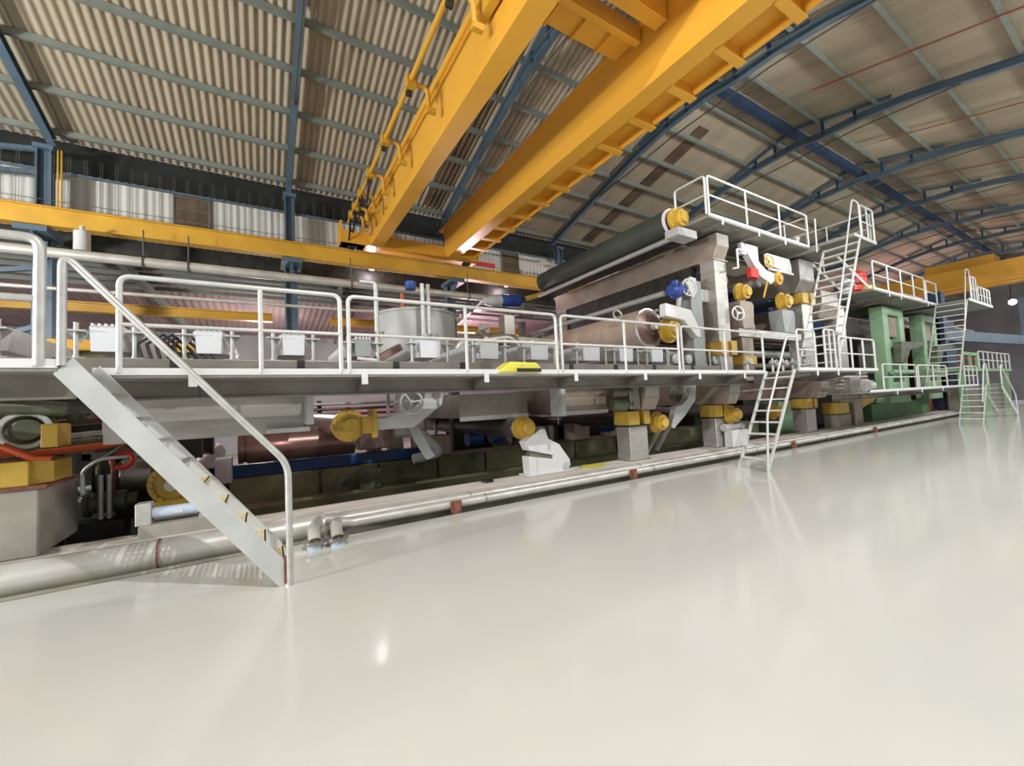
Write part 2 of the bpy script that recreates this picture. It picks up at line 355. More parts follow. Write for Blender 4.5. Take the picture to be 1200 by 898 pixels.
mb = MB(); mb.box(6.04, 6.6, 1.0, 14.9, 8.62, 8.68); mb.build('top_flange', 'crane', t)
mb = MB(); mb.box(6.52, 7.2, 1.0, 14.4, 7.72, 7.76); mb.build('gangway_plate', 'crane', t)
mb = MB(); mb.box(7.18, 7.22, 1.0, 14.4, 7.52, 7.82); mb.build('gangway_fascia', 'crane', t)
y = 1.75
while y < 14.3:
    mb = MB(); mb.prism([(6.5, 7.47), (7.2, 7.54), (7.2, 7.72), (6.5, 7.72)], 'y', y, y+.05); mb.box(6.5, 7.24, y-.05, y+.1, 7.45, 7.48)
    mb.build('gangway_bracket', 'crane', t); y += .95
t = thing('crane_end_carriage', (5, 14.95, 7.44), 'yellow end carriage joining both crane girders on the runway', 'crane')
mb = MB(); mb.box(2.4, 7.6, 14.6, 15.2, 7.56, 7.98); mb.build('carriage_beam', 'crane', t, .01)
mb = MB(); mb.box(2.4, 3.2, 14.66, 15.2, 7.56, 8.0); mb.box(2.36, 2.42, 14.6, 15.2, 7.56, 8.3); mb.build('end_plate', 'crane', t)
for x in (2.8, 7.2):
    MB().lathe((x, 14.85, 7.6), (0,1,0), [(0, 0), (0, .17), (.2, .17), (.2, 0)]).build('wheel', 'dark', t)
mb = MB(); mb.box(7.6, 8.3, 14.7, 14.8, 7.5, 7.56); mb.box(7.5, 8.4, 14.68, 14.72, 7.45, 7.62); mb.build('cable_chain', 'red', t)
one(MB().box(2.4, 7.6, .6, .98, 7.56, 7.98), 'crane_end_carriage', 'crane', 'yellow end carriage at the aisle end of the crane girders', 'crane', bevel=.01)
t = thing('crane_trolley', (4.9, 3.6, 8.2), 'yellow hoist trolley between the crane girders at the top of the picture', 'trolley')
mb = MB(); mb.box(3.72, 6.08, 4.95, 5.45, 8.42, 8.5)
for x in (4.3, 4.9, 5.5): mb.box(x, x+.04, 4.9, 5.45, 8.34, 8.42)
mb.build('platform', 'crane', t)
mb = MB(); mb.box(3.72, 6.08, 4.82, 4.95, 8.3, 8.62); mb.build('cross_beam', 'crane', t)
mb = MB(); mb.box(3.72, 6.08, 2.6, 4.5, 8.62, 8.9); mb.box(3.72, 6.08, 4.25, 4.5, 8.25, 8.62); mb.build('frame', 'crane', t)
MB().lathe((4.2, 3.6, 8.55), (1,0,0), [(0, 0), (0, .42), (1.4, .42), (1.4, 0)]).build('rope_drum', 'crane', t)
# festoon tube with hook brackets
t = thing('festoon_track', (2.61, 10, 8.2), 'yellow tube with hooked cable brackets hung left of the crane', 'festoon')
mb = MB(); mb.tube([(2.61, 1.1, 8.28), (2.61, 14.5, 8.2)], .055, 8); mb.build('track_tube', 'runway', t)
for y in (3.6, 5.5, 7.6, 9.6, 11.2, 12.4, 13.3, 13.9):
    mb = MB(); mb.box(2.52, 2.7, y-.09, y+.09, 8.1, 8.32)
    mb.tube(arc([(2.61, y, 8.2), (2.95, y-.02, 8.2), (2.98, y, 7.8)], .12), .05, 8); mb.box(2.93, 3.12, y-.05, y+.05, 7.72, 7.82)
    h = mb.build('hook_bracket', 'runway', t)
    mb = MB(); mb.lathe((2.61, y+.12, 8.08), (1,0,0), [(-.05, 0), (-.05, .07), (.05, .07), (.05, 0)]); mb.build('roller', 'dark', h)
for k, y in enumerate((11.4, 12.5, 13.4, 14.2)):
    mb = MB(); mb.tube([(2.6, y, 8.1), (2.62, y+.2, 7.75), (2.63, y+.45, 7.62), (2.62, y+.7, 7.75), (2.6, y+.85, 8.1)], .03, 6); mb.build('cable_loop', 'black', t)

# ------------------------------------------------------------------ kerb, sole plates and floor pipes
structure(MB().box(-12, X_END, 6.36, 6.62, -.3, -.06), 'trim_1', 'moss', 'recess strip between floor edge and kerb, shade put into its colour', 'recess')  # green grey tone stands in for shade below the front pipes
structure(MB().box(-12, 33, 6.62, 7.5, -1.5, .12), 'kerb_slab', 'conc', 'concrete kerb along the pit carrying the sole plates', 'kerb')
t = thing('sole_plate', (20, 7.1, .12), 'long ribbed steel sole plate along the pit edge', 'sole plate')
MB().box(-12, 33, 6.84, 7.48, .12, .245).build('plate', 'sole', t)
mb = MB()
for y in (6.9, 7.0, 7.1, 7.22, 7.34): mb.box(-12, 33, y-.018, y+.018, .245, .262)
mb.build('ridge', 'sole', t)
def floor_pipe(y, z, r, x0, x1, label):
    t = thing('floor_pipe', ((x0+x1)/2, y, 0), label, 'pipe', 'pipes along the kerb')
    MB().tube([(x0, y, z), (x1, y, z)], r, 14).build('pipe', 'pipe', t)
    x = max(x0, 0) + 2.2
    while x < min(x1, 34):
        MB().lathe((x, y, z), (1,0,0), [(-.012, r), (-.012, r+.006), (.012, r+.006), (.012, r)]).build('weld_seam', 'staindull', t); x += 4.3
    return t
p1 = floor_pipe(6.52, .13, .078, 1.1, 33, 'front silver pipe along the kerb, ending in the nearer elbow')
p2 = floor_pipe(6.72, .16, .078, .9, 33, 'rear silver pipe along the kerb, ending in the farther elbow')
for p, y, z, xe, fx, fy in ((p1, 6.52, .13, 1.1, .83, 5.98), (p2, 6.72, .16, .9, .56, 6.02)):
    MB().tube(arc([(xe+.02, y, z), (xe-.22, y-.02, z+.05), (fx, fy+.12, .22), (fx, fy, .1)], .22, 8), .075, 14).build('elbow', 'pipe', p)
    MB().lathe((fx, fy, .10), (0,0,1), [(-.02, 0), (-.02, .135), (.012, .135), (.012, .08)]).build('flange', 'staindull', p)
    mb = MB()
    for k in range(8):
        a = 2*PI*k/8; mb.lathe((fx+.112*math.cos(a), fy+.112*math.sin(a), .112), (0,0,1), [(-.05, .0), (-.05, .013), (.018, .013), (.018, 0)], 6)
    mb.build('bolt', 'staindull', p)
    MB().lathe((fx, fy, 0), (0,0,1), [(0, .09), (.08, .09)]).build('sleeve', 'pblue', p)
t = thing('kerb_cover', (-4, 6.75, 0), 'thick rounded steel cover along the kerb left of the pipe elbows', 'pipe')
MB().tube([(-12, 6.70, .13), (.75, 6.70, .13)], .17, 18).build('cover', 'pipe', t)
MB().lathe((-1.1, 6.70, .13), (1,0,0), [(-.01, .17), (-.01, .176), (.01, .176), (.01, .17)]).build('seam', 'rust', t)
for k, x in enumerate((2.72, 6.9, 13.9, 20.2)):
    mb = MB(); mb.box(x-.05, x+.05, 6.36, 6.46, 0, .16); mb.box(x-.09, x+.09, 6.4, 6.44, .02, .2)
    one(mb, 'pipe_bracket', 'rust', 'rusty bracket holding the front kerb pipe, ' + names[k+1] + ' from the left', 'bracket', 'pipe brackets')
one(MB().prism([(5.9, 7.0), (6.5, 6.95), (6.95, 7.25), (6.3, 7.4)], 'z', .262, .27), 'yellow_plate', 'ybag', 'flat yellow sheet lying on the sole plate left of the first pier', 'sheet')
one(MB().lathe((3.75, 7.25, .262), (0,0,1), [(0, 0), (0, .12), (.03, .12), (.045, .03), (.045, 0)]), 'cover_disc', 'dark', 'small dark disc on the sole plate left of the white bracket', 'disc')

# ------------------------------------------------------------------ railings
def railing(p0, p1, z, h, posts, label, rp=.028, rr=.11, mid=.5, m='rail', group=None, round_ends=True):
    p0 = Vector((p0[0], p0[1], z)); p1 = Vector((p1[0], p1[1], z)); up = Vector((0,0,h))
    t = thing('guard_railing', (p0+p1)/2, label, 'railing', group)
    MB().tube(arc([p0, p0+up, p1+up, p1], .1 if round_ends else .03, 6), rp, 10).build('rail_frame', m, t)
    a = p0 + up*mid; b = p1 + up*mid
    MB().tube([a, b], rp*.82, 8).build('mid_rail', m, t)
    for f in posts:
        q = p0.lerp(p1, f); MB().tube([q, q+up], rp*.92, 10).build('post', m, t)
    return t
ZD, YD, YE = 2.26, 5.70, 4.95
railing((-9, YE), (-1.58, YE), ZD, 1.08, [.3, .65], 'thick galvanised railing on the platform left of the staircase', .04, m='galv', mid=.52)
railing((-1.25, YD), (.89, YD), ZD, 1.02, [.585], 'walkway railing panel just right of the staircase top', m='rail')
railing((.99, YD), (4.42, YD), ZD, 1.02, [.495], 'walkway railing panel in front of the grey tank')
railing((4.53, YD), (7.74, YD), ZD, 1.02, [.49], 'walkway railing panel in front of the tan roll')
railing((7.85, YD), (11.15, YD), ZD, 1.02, [.49], 'walkway railing panel ending at the first ladder')
# ------------------------------------------------------------------ staircase
t = thing('staircase', (-.6, 5.2, 0), 'grey steel staircase from the floor up to the walkway, with one handrail', 'staircase')
for y, lab in ((YE, 'near'), (5.64, 'far')):
    MB().prism([(-1.5, 2.19), (-1.38, 2.33), (.18, .26), (.18, 0), (.13, 0)], 'y', y, y+.012).build('stringer', 'lgrey', t)
def grille(x0, x1, y0, y1, z, nx, ny):
    mb = MB()
    for i in range(nx+1):
        x = x0 + (x1-x0)*i/nx; mb.box(x-.014, x+.014, y0, y1, z-.006, z)
    for j in range(ny+1):
        y = y0 + (y1-y0)*j/ny; mb.box(x0-.012, x1+.012, y-.012, y+.012, z-.0055, z-.0005)
    return mb
for k in range(1, 10):
    z = .225*k; xc = .18 - 1.56*(z-.26)/2.07 - .105
    mb = grille(xc-.075, xc+.075, YE+.032, 5.62, z, 3, 10)
    mb.box(xc+.07, xc+.085, YE+.032, 5.62, z-.035, z); mb.box(xc-.085, xc-.07, YE+.032, 5.62, z-.035, z)
    mb.build('tread', 'tread' if k < 6 else 'galv', t)
MB().tube(arc([(-1.45, YE, ZD), (-1.45, YE, 3.24), (.225, YE, 1.24), (.225, YE, 0)], .14, 8), .033, 12).build('handrail', 'galv', t)
MB().box(.17, .2, YE-.01, YE+.02, .02, .3).build('bracket', 'rust', t)

# ------------------------------------------------------------------ walkway decks
def deck(x0, x1, y0, y1, z, label, brackets, beam_y=None, th=.05, toe=True, toeh=.055):
    t = thing('walkway_deck', ((x0+x1)/2, y0, z), label, 'walkway')
    MB().box(x0, x1, y0, y1, z-th, z).build('grating', 'deck', t)
    if toe: MB().box(x0, x1, y0-.012, y0, z-.02, z+toeh).build('toe_board', 'toe', t)
    if beam_y is not None:
        mb = MB()
        mb.box(x0, x1, beam_y, beam_y+.02, z-th-.2, z-th); mb.box(x0, x1, beam_y-.08, beam_y+.02, z-th-.22, z-th-.2); mb.box(x0, x1, beam_y-.08, beam_y+.02, z-th-.02, z-th)
        mb.build('edge_beam', 'staindull', t)
    for x in brackets:
        mb = MB(); mb.prism([(y0+.0, z-th), (y0, z-th-.05), ((beam_y or y1)-.01, z-th-.2), ((beam_y or y1)-.01, z-th)], 'x', x, x+.012); b = mb.build('bracket', 'staindull', t)
        MB().box(x-.035, x+.045, y0-.02, y0-.012, z-th-.1, z+.04).build('end_plate', 'toe', b)
    return t
deck(-12, -1.47, YE, 6.55, ZD, 'wide walkway platform left of the staircase', [-3.4, -2.6], 5.35)
deck(-1.45, 11.2, YD, 6.6, ZD, 'long walkway deck between staircase and first ladder', [-.65, 1.17, 3.0, 4.81, 6.62, 8.4, 10.2], 6.2)
deck(11.22, 16.2, YE, 6.5, ZD, 'walkway deck right of the first ladder', [12.2, 13.4, 14.8], 6.0)
railing((11.28, YE), (12.2, YE), ZD, 1.0, [], 'short railing panel right of the first ladder')
railing((12.75, YE), (13.35, YE), ZD, 1.08, [.5], 'narrow railing gate beside the foot of the tall ladder')
railing((13.6, YE), (16.05, YE), ZD, .92, [.33, .66], 'walkway railing panel behind the tall ladder')

# ladders (ship ladders climbing along +x)
def ship_ladder(name, x0, z0, x1, z1, ya, yb, n, label, rails, w=.1, sm='rail'):
    t = thing(name, (x0, (ya+yb)/2, z0), label, 'ladder')
    for y in (ya, yb): MB().beam((x0, y, z0), (x1, y, z1), .02, w, (0, 1, 0)) if False else MB().prism([(x0-.05, z0), (x0+.05, z0), (x1+.05, z1), (x1-.05, z1)], 'y', y-.015, y+.015).build('stringer', sm, t)
    for k in range(1, n+1):
        f = k/(n+.6); x = x0 + (x1-x0)*f; z = z0 + (z1-z0)*f
        MB().box(x-.085, x+.085, ya+.015, yb-.015, z-.035, z).build('rung', sm, t)
    for y, pts in rails: MB().tube(arc([(px, y, pz) for px, pz in pts], .1, 6), .024, 8).build('handrail', sm, t)
    return t
ship_ladder('ship_ladder', 9.5, 0, 11.05, 2.27, YE, 5.6, 8, 'pale steel ladder from the floor to the walkway, half way along the machine', [(YE-.03, [(9.45, .02), (9.6, 1.25), (10.72, 3.05), (11.2, 3.05), (11.24, 2.3)])])
ship_ladder('ship_ladder', 13.45, 2.25, 15.95, 6.42, 5.0, 5.95, 15, 'tall pale ladder rising from the walkway to the top platform', [(4.98, [(13.6, 3.3), (15.5, 7.5), (15.95, 7.5), (15.98, 6.45)]), (5.98, [(15.45, 6.2), (15.5, 7.3), (15.52, 7.3)])])

# ------------------------------------------------------------------ foil units (row on the machine side rail)
t = thing('machine_side_rail', (3, 6.95, 2.25), 'long stainless side rail carrying the white foil units', 'rail')
MB().box(-12, 10.95, 6.75, 7.2, 2.3, 2.54).build('rail_beam', 'staindull', t, .01)
mb = MB()
for x in (-3.1, -2.0, -.95, 0.5, 1.9, 3.1, 4.35, 5.6, 6.9, 8.2, 9.7): mb.box(x-.05, x+.05, 6.735, 6.75, 2.3, 2.54)
mb.build('joint_plate', 'dark', t)
def foil_unit(x, w, hgt, m, label, stands=(1, 1), wedge=True):
    t = thing('foil_unit', (x, 7.0, 2.54), label, 'foil unit', 'foil units in a row')
    z0, z1 = 2.62, 2.62 + hgt
    mb = MB(); a, b = w*.5, w*.82
    P = [(x-a*.9, 6.92, z0+.02), (x+a*.9, 6.92, z0+.02), (x+a, 6.92, z1), (x-a, 6.92, z1), (x-b*.8, 7.35, z0+.06), (x+b*.8, 7.35, z0+.06), (x+b, 7.35, z1), (x-b, 7.35, z1),
         (x-b*.8, 9.4, z0+.06), (x+b*.8, 9.4, z0+.06), (x+b, 9.4, z1), (x-b, 9.4, z1)]
    mb.add(P, [(0,1,2,3), (1,5,6,2), (4,0,3,7), (3,2,6,7), (1,0,4,5), (5,9,10,6), (8,4,7,11), (7,6,10,11), (4,8,9,5), (8,11,10,9)])
    mb.build('foil_box', m, t)
    mb = MB()
    for k in range(5):
        xx = x - a*.8 + k*a*.4; mb.box(xx-.012, xx+.012, 6.90, 7.3, z1-.005, z1+.035)
    mb.build('blade_strip', 'toe', t)
    for s, on in zip((-1, 1), stands):
        if not on: continue
        sx = x + s*(b+.02)
        mb = MB(); mb.tube([(sx, 6.93, 2.54), (sx, 6.93, z1+.04)], .024, 10); st = mb.build('stand', 'galv', t)
        mb = MB(); mb.box(sx-.1, sx+.1, 6.86, 7.0, 2.54, 2.56); mb.lathe((sx, 6.93, 2.56), (0,0,1), [(0, .035), (.03, .035), (.03, .024)], 6); mb.build('foot_plate', 'galv', st)
        mb = MB(); mb.box(sx-.09, sx+.09, 6.86, 7.0, z1-.075, z1-.055)
        mb.prism([(sx-.09, z1-.075), (sx+.09, z1-.075), (sx-.02*s, z1-.2)], 'y', 6.96, 7.02); mb.build('top_bracket', 'lgrey', st)
    return t
xs = [(-2.85, .36), (-1.64, .3), (-.61, .3), (.42, .3), (2.56, .38), (3.75, .4), (4.92, .44), (6.35, .5), (7.45, .46), (8.55, .44)]
where = ['at the left picture edge behind the thick railing', 'behind the handrail top', 'behind the first railing panel, nearest the staircase', 'behind the first railing panel, nearest the grey tank', 'second behind the tank railing', 'third behind the tank railing', 'above the yellow bag', 'below the far end of the tan roll', 'below the middle of the tan roll', 'below the bearing end of the tan roll']
for (x, w), lab in zip(xs, where):
    foil_unit(x, w, .33, 'foil', 'white foil unit on threaded stands ' + lab)
t = foil_unit(1.42, .26, .3, 'grey', 'dark grey angled foil unit just left of the tank railing panel')
MB().beam((1.5, 6.95, 2.5), (2.1, 7.2, 2.86), .1, .12).build('brown_strut', 'copper', t)
MB().tube([(1.32, 6.88, 2.6), (1.62, 6.88, 2.57)], .03, 8).build('white_tube', 'toe', t)
# cables bundle on the rail
mb = MB()
for k in range(5):
    x = -1.3 + .09*k; mb.tube([(x, 6.9, 2.56), (x-.05, 6.95, 2.75), (x+.1, 7.05, 2.9), (x+.3, 7.0, 2.7), (x+.38, 6.95, 2.56)], .022, 6)
one(mb, 'hose_bundle', 'black', 'bundle of black hoses on the side rail behind the handrail', 'hoses')
# small round side covers at right end of the rail
for k, x in enumerate((9.2, 9.75, 10.95)):
    t = thing('round_valve', (x, 6.9, 2.54), 'white round valve on the side rail, ' + ['left', 'middle', 'right'][k] + ' one of three below the blue actuator', 'valve', 'round valves')
    MB().tube([(x-.25, 6.9, 2.54), (x-.25, 6.9, 2.95)], .022, 8).build('post', 'galv', t)
    MB().lathe((x, 6.95, 2.72), (0,-1,0), [(-.2, .07), (0, .07), (0, .13), (.08, .13), (.1, .08), (.1, 0)], 20).build('valve_body', 'lgrey', t)
t = thing('yellow_bag', (3.5, 5.75, ZD), 'bright yellow bag lying on the walkway behind the toe board', 'bag')
mb = MB(); mb.prism([(3.2, 2.26), (3.32, 2.36), (3.45, 2.44), (3.95, 2.43), (4.05, 2.34), (4.02, 2.26)], 'y', 5.65, 5.95); mb.build('bag', 'ybag', t, .03)
MB().box(3.55, 4.03, 5.64, 5.65, 2.27, 2.33).build('dark_strap', 'dark', t)

# ------------------------------------------------------------------ machine main frames
def bearing(p, r=.24, label=None, cat='bearing', d=(0,-1,0), parent=None, mm='yel'):
    mb = MB().lathe(p, d, [(-.14, 0), (-.14, r), (-.06, r), (-.06, r*.8), (.0, r*.8), (.0, r*.72), (.12, r*.72), (.12, r*.5), (.2, r*.45), (.2, 0)], 28)
    for k in range(8):
        a = 2*PI*k/8; q = Vector(p) + Vector((r*.87*math.cos(a), 0, r*.87*math.sin(a))); mb.lathe(q, d, [(-.06, .022), (-.035, .022), (-.035, 0)], 6)
    if parent is not None: return mb.build('bearing_housing', mm, parent)
    return one(mb, 'bearing_housing', mm, label, cat)
def roll(name, x, z, y0, y1, r, m, label, head=True, bear=.0, bm='yel', journal=.08):
    t = thing(name, (x, (y0+y1)/2, z), label, 'roll')
    MB().lathe((x, y0, z), (0,1,0), [(0, r*.94), (.02, r), (y1-y0-.02, r), (y1-y0, r*.94)], 40).build('shell', m, t)
    if head:
        MB().lathe((x, y0, z), (0,1,0), [(.0, r*.94), (.03, r*.9), (.03, 0)], 32).build('near_head', 'staindull', t)
        MB().lathe((x, y1, z), (0,-1,0), [(.0, r*.94), (.03, r*.9), (.03, 0)], 32).build('far_head', 'staindull', t)
    MB().lathe((x, y0-.32, z), (0,1,0), [(0, 0), (0, journal), (.36, journal)], 16).build('journal', 'galv', t)
    if bear:
        bearing((x, y0-.2, z), bear, parent=t, mm=bm)
    return t
def cross_beam(x0, x1, y0, y1, z0, z1, label, m='staindull', ch=.15):
    t = thing('cross_beam', ((x0+x1)/2, y0, z0), label, 'beam')
    MB().prism([(y0+ch, z0), (y0, z0+(z1-z0)*.45), (y0, z1), (y1, z1), (y1, z0)], 'x', x0, x1).build('box_section', m, t, .012)
    mb = MB(); mb.box(x0+.02, x1-.02, y0-.004, y0, z0+(z1-z0)*.48, z1-.02); mb.build('end_plate', 'stain', t)
    return t
def pier(x0, x1, y0, y1, z0, z1, label, yellow=True, m='stain'):
    t = thing('machine_pier', ((x0+x1)/2, y0, z0), label, 'pier')
    MB().box(x0, x1, y0, y1, z0, z1-.34).build('column', m, t, .012)
    if z0 < 1: MB().box(x0-.04, x1+.04, y0-.04, y1+.04, z0, z0+.025).build('foot_plate', 'staindull', t)
    if yellow:
        mb = MB(); w = x1-x0
        mb.box(x0-.06, x0+w*.5, y0-.06, y1, z1-.33, z1); mb.box(x1-w*.22, x1+.06, y0-.06, y1, z1-.33, z1); mb.box(x0+w*.45, x1-w*.2, y0+.1, y1, z1-.33, z1)
        mb.build('packing_block', 'yel', t, .008)
        mb = MB(); mb.box(x0-.06, x1+.06, y0-.06, y1, z1-.37, z1-.33); mb.build('shim', 'dark', t)
    else: MB().box(x0, x1, y0, y1, z1-.34, z1).build('head', m, t, .01)
    return t
K = .245
pier(7.5, 8.12, 7.02, 7.45, K, 1.44, 'shiny steel pier with yellow block nearest the white roll bracket')
cross_beam(7.7, 8.2, 6.65, 14.2, 1.46, 2.12, 'brown steel cross beam end on the first pier under the walkway', 'beam')
pier(10.95, 11.5, 7.02, 7.45, K, 1.44, 'shiny steel pier with yellow block just left of the first ladder')
cross_beam(11.15, 11.65, 6.65, 14.2, 1.46, 2.12, 'brown steel cross beam end left of the first ladder', 'beam')
pier(16.3, 16.95, 7.02, 7.5, K, 1.44, 'shiny steel pier with yellow block just right of the first ladder')
cross_beam(16.6, 17.25, 6.65, 14.2, 1.46, 2.12, 'brown steel cross beam end right of the first ladder', 'beam')
for k, x in enumerate((7.5, 10.95, 16.3)):
    pier(x, x+.6, 13.5, 14.0, -1.5, 1.44, 'rear side pier in the dark under the ' + ['first', 'second', 'third'][k] + ' cross beam', True, 'staindull')
# small junction lumps left of the first cross beam
t = thing('valve_cluster', (7.2, 6.8, 1.5), 'pair of dull cast valve bodies left of the first cross beam end', 'valves')
for z in (1.62, 1.93):
    MB().lathe((6.95, 7.0, z), (1,-.4,0), [(0, 0), (0, .15), (.1, .17), (.35, .15), (.35, .1), (.5, .1), (.5, 0)], 16).build('valve_body', 'oil', t)
MB().box(7.3, 7.62, 6.75, 7.1, 1.5, 2.08).build('grey_block', 'staindull', t, .01)

# upper frames
def tall_post(x0, x1, z0, z1, label, blk, y0=6.75, y1=7.2, m='stain'):
    t = thing('frame_post', ((x0+x1)/2, y0, z0), label, 'post')
    MB().box(x0, x1, y0, y1, z0, z1).build('shaft', m, t, .012)
    MB().box(x0-.04, x1+.04, y0-.04, y1+.04, z1-.03, z1).build('cap_plate', m, t)
    mb = MB(); w = x1-x0
    mb.box(x0-.1, x0+w*.4, y0-.1, y1, blk, blk+.36); mb.box(x1-w*.3, x1+.1, y0-.1, y1, blk, blk+.4); mb.build('yellow_clamp', 'yel', t, .008)
    return t
tall_post(11.0, 11.56, 2.12, 5.6, 'tall polished steel post carrying the big brown beam', 2.85)
t = thing('box_beam', (11.3, 6.65, 5.6), 'huge brown steel box beam crossing the machine under the top platform', 'beam')
MB().prism([(6.78, 5.6), (6.62, 5.95), (6.62, 6.31), (14.1, 6.31), (14.1, 5.6)], 'x', 11.0, 11.56).build('beam', 'beam', t, .015)
MB().add([(11.01, 6.616, 5.95), (11.55, 6.616, 5.95), (11.55, 6.616, 6.3), (11.01, 6.616, 6.3)], [(0,1,2,3)]).build('end_plate', 'stain', t)
pier(11.0, 11.6, 13.4, 13.9, 2.1, 5.6, 'rear post holding the far end of the brown box beam', False, 'staindull')
tall_post(15.95, 16.65, 2.12, 5.1, 'steel post with yellow block behind the tall ladder', 4.74, 6.75, 7.25)
t = thing('box_beam', (16.3, 6.65, 5.1), 'grey box beam end behind the tall ladder under the landing', 'beam')
MB().prism([(6.8, 5.1), (6.62, 5.5), (6.62, 6.25), (14.1, 6.25), (14.1, 5.1)], 'x', 15.7, 16.7).build('beam', 'staindull', t, .015)
MB().box(15.72, 16.68, 6.612, 6.62, 5.55, 6.22).build('end_plate', 'lgrey', t)
one(MB().box(19.0, 19.75, 6.9, 7.35, 2.12, 5.0), 'frame_post', 'stain', 'plain steel post right of the tall ladder', 'post', bevel=.01)
cross_beam(17.6, 19.0, 6.8, 14.0, 4.4, 5.4, 'wide brown beam end right of the tall ladder', 'beam')
# horizontal bracket beam and its pedestals
t = thing('bracket_beam', (14, 6.8, 3.4), 'long pale steel bracket beam behind the walkway, with its support post', 'beam')
MB().prism([(12.0, 3.42), (15.6, 3.42), (15.75, 3.5), (15.75, 3.66), (12.0, 3.66)], 'y', 6.75, 7.1).build('beam', 'stain', t, .01)
MB().box(12.2, 12.8, 6.8, 7.2, 2.12, 3.42).build('post', 'beam', t, .01)
MB().box(12.16, 12.85, 6.76, 7.2, 2.6, 2.85).build('yellow_clamp', 'yel', t)
def pedestal(x, z0, z1, w, r, label, head='beam'):
    t = thing('roll_stand', (x, 6.8, z0), label, 'roll stand')
    MB().prism([(x-w*.35, z0), (x+w*.45, z0), (x+w*.55, z1-.1), (x+w*.4, z1), (x-w*.45, z1), (x-w*.5, z1-.1)], 'y', 6.72, 7.15).build('stand', head, t, .01)
    bearing((x, 6.8, z1+r*.95), r, parent=t)
    MB().lathe((x, 6.95, z1+r*.95), (0,1,0), [(0, .1), (6.6, .1), (6.6, 0)], 16).build('roll_shell', 'dark', t)
    return t
pedestal(12.45, 3.66, 4.5, .7, .3, 'tan roll stand with a yellow bearing right of the polished post')
pedestal(14.9, 3.66, 4.42, .8, .32, 'grey roll stand with a yellow bearing left of the tall ladder', 'grey')
def handwheel(c, axis, R, parent, m='toe'):
    mb = MB(); mb.ring(c, axis, R, R*.11, 24, 8)
    t = Vector(axis).normalized(); u = t.orthogonal().normalized(); w = t.cross(u)
    for k in range(3):
        a = 2*PI*k/3 + .4; mb.tube([Vector(c), Vector(c) + (u*math.cos(a)+w*math.sin(a))*R], R*.09, 6)
    mb.lathe(Vector(c)-t*.03, t, [(0, 0), (0, R*.2), (.06, R*.2), (.06, 0)], 12)
    return mb.build('handwheel', m, parent)
t = thing('crank_control', (12.0, 6.7, 4.0), 'white handwheel on the left side of the tan roll stand', 'handwheel'); handwheel((11.75, 6.6, 4.05), (-.3, -1, .05), .2, t); MB().tube([(11.75, 6.6, 4.05), (12.1, 6.9, 4.05)], .03, 8).build('shaft', 'galv', t)
# doctor arm with red part, white box panels under the platform
t = thing('doctor_lever', (13.2, 6.7, 5.2), 'curved white arm with red part and yellow end hung under the top platform', 'arm')
MB().prism([(12.5, 6.2), (12.5, 5.95), (12.75, 5.7), (13.15, 5.3), (13.75, 5.12), (14.1, 5.35), (14.0, 5.5), (13.5, 5.55), (13.12, 5.75), (12.95, 6.2)], 'y', 6.6, 6.8).build('arm', 'white', t, .02)
MB().box(12.55, 12.95, 6.55, 6.7, 5.2, 5.5).build('red_cover', 'red', t, .02)
MB().lathe((14.15, 6.6, 5.35), (0,-1,0), [(-.1, 0), (-.1, .22), (.05, .22), (.05, .1), (.12, .1), (.12, 0)], 20).build('yellow_end', 'yel', t)
handwheel((13.5, 6.5, 5.78), (-.2, -1, 0), .19, t, 'yel')
MB().tube(arc([(12.1, 6.5, 5.9), (11.75, 6.5, 5.9), (11.75, 6.5, 5.35), (11.5, 6.5, 5.3)], .03), .028, 8).build('crank_handle', 'white', t)
MB().tube([(13.5, 6.6, 5.2), (13.2, 6.6, 4.65)], .03, 8).build('linkage', 'yel', t)
MB().box(12.3, 13.2, 6.66, 6.78, 5.9, 6.25).build('bracket_plate', 'lgrey', t)
t = thing('white_box', (14.2, 6.65, 5.6), 'white box panel hung under the top platform right of the curved arm', 'panel')
MB().prism([(13.6, 6.1), (15.0, 6.1), (15.1, 5.9), (15.1, 5.6), (14.95, 5.6), (13.6, 5.75)], 'y', 6.6, 6.7).build('panel', 'white', t, .01)
MB().box(13.6, 15.1, 6.55, 6.6, 5.56, 5.62).build('lip', 'white', t)
for k, (x, z, r, m) in enumerate(((13.4, 5.0, .22, 'motor'), (14.6, 5.5, .16, 'pipe'), (15.2, 4.75, .2, 'bpipe'), (12.6, 5.35, .14, 'pipe'), (13.6, 4.45, .16, 'dark'), (15.6, 4.0, .24, 'beam'), (14.0, 3.95, .12, 'pipe'))):
    mb = MB(); mb.tube([(x, 7.4, z), (x, 13.6, z)], r, 18); one(mb, 'guide_roll', m, ['blue grey', 'upper silver', 'dark blue', 'slim silver', 'black', 'brown', 'lower slim silver'][k] + ' guide roll seen between the polished post and the tall ladder', 'roll', 'guide rolls')

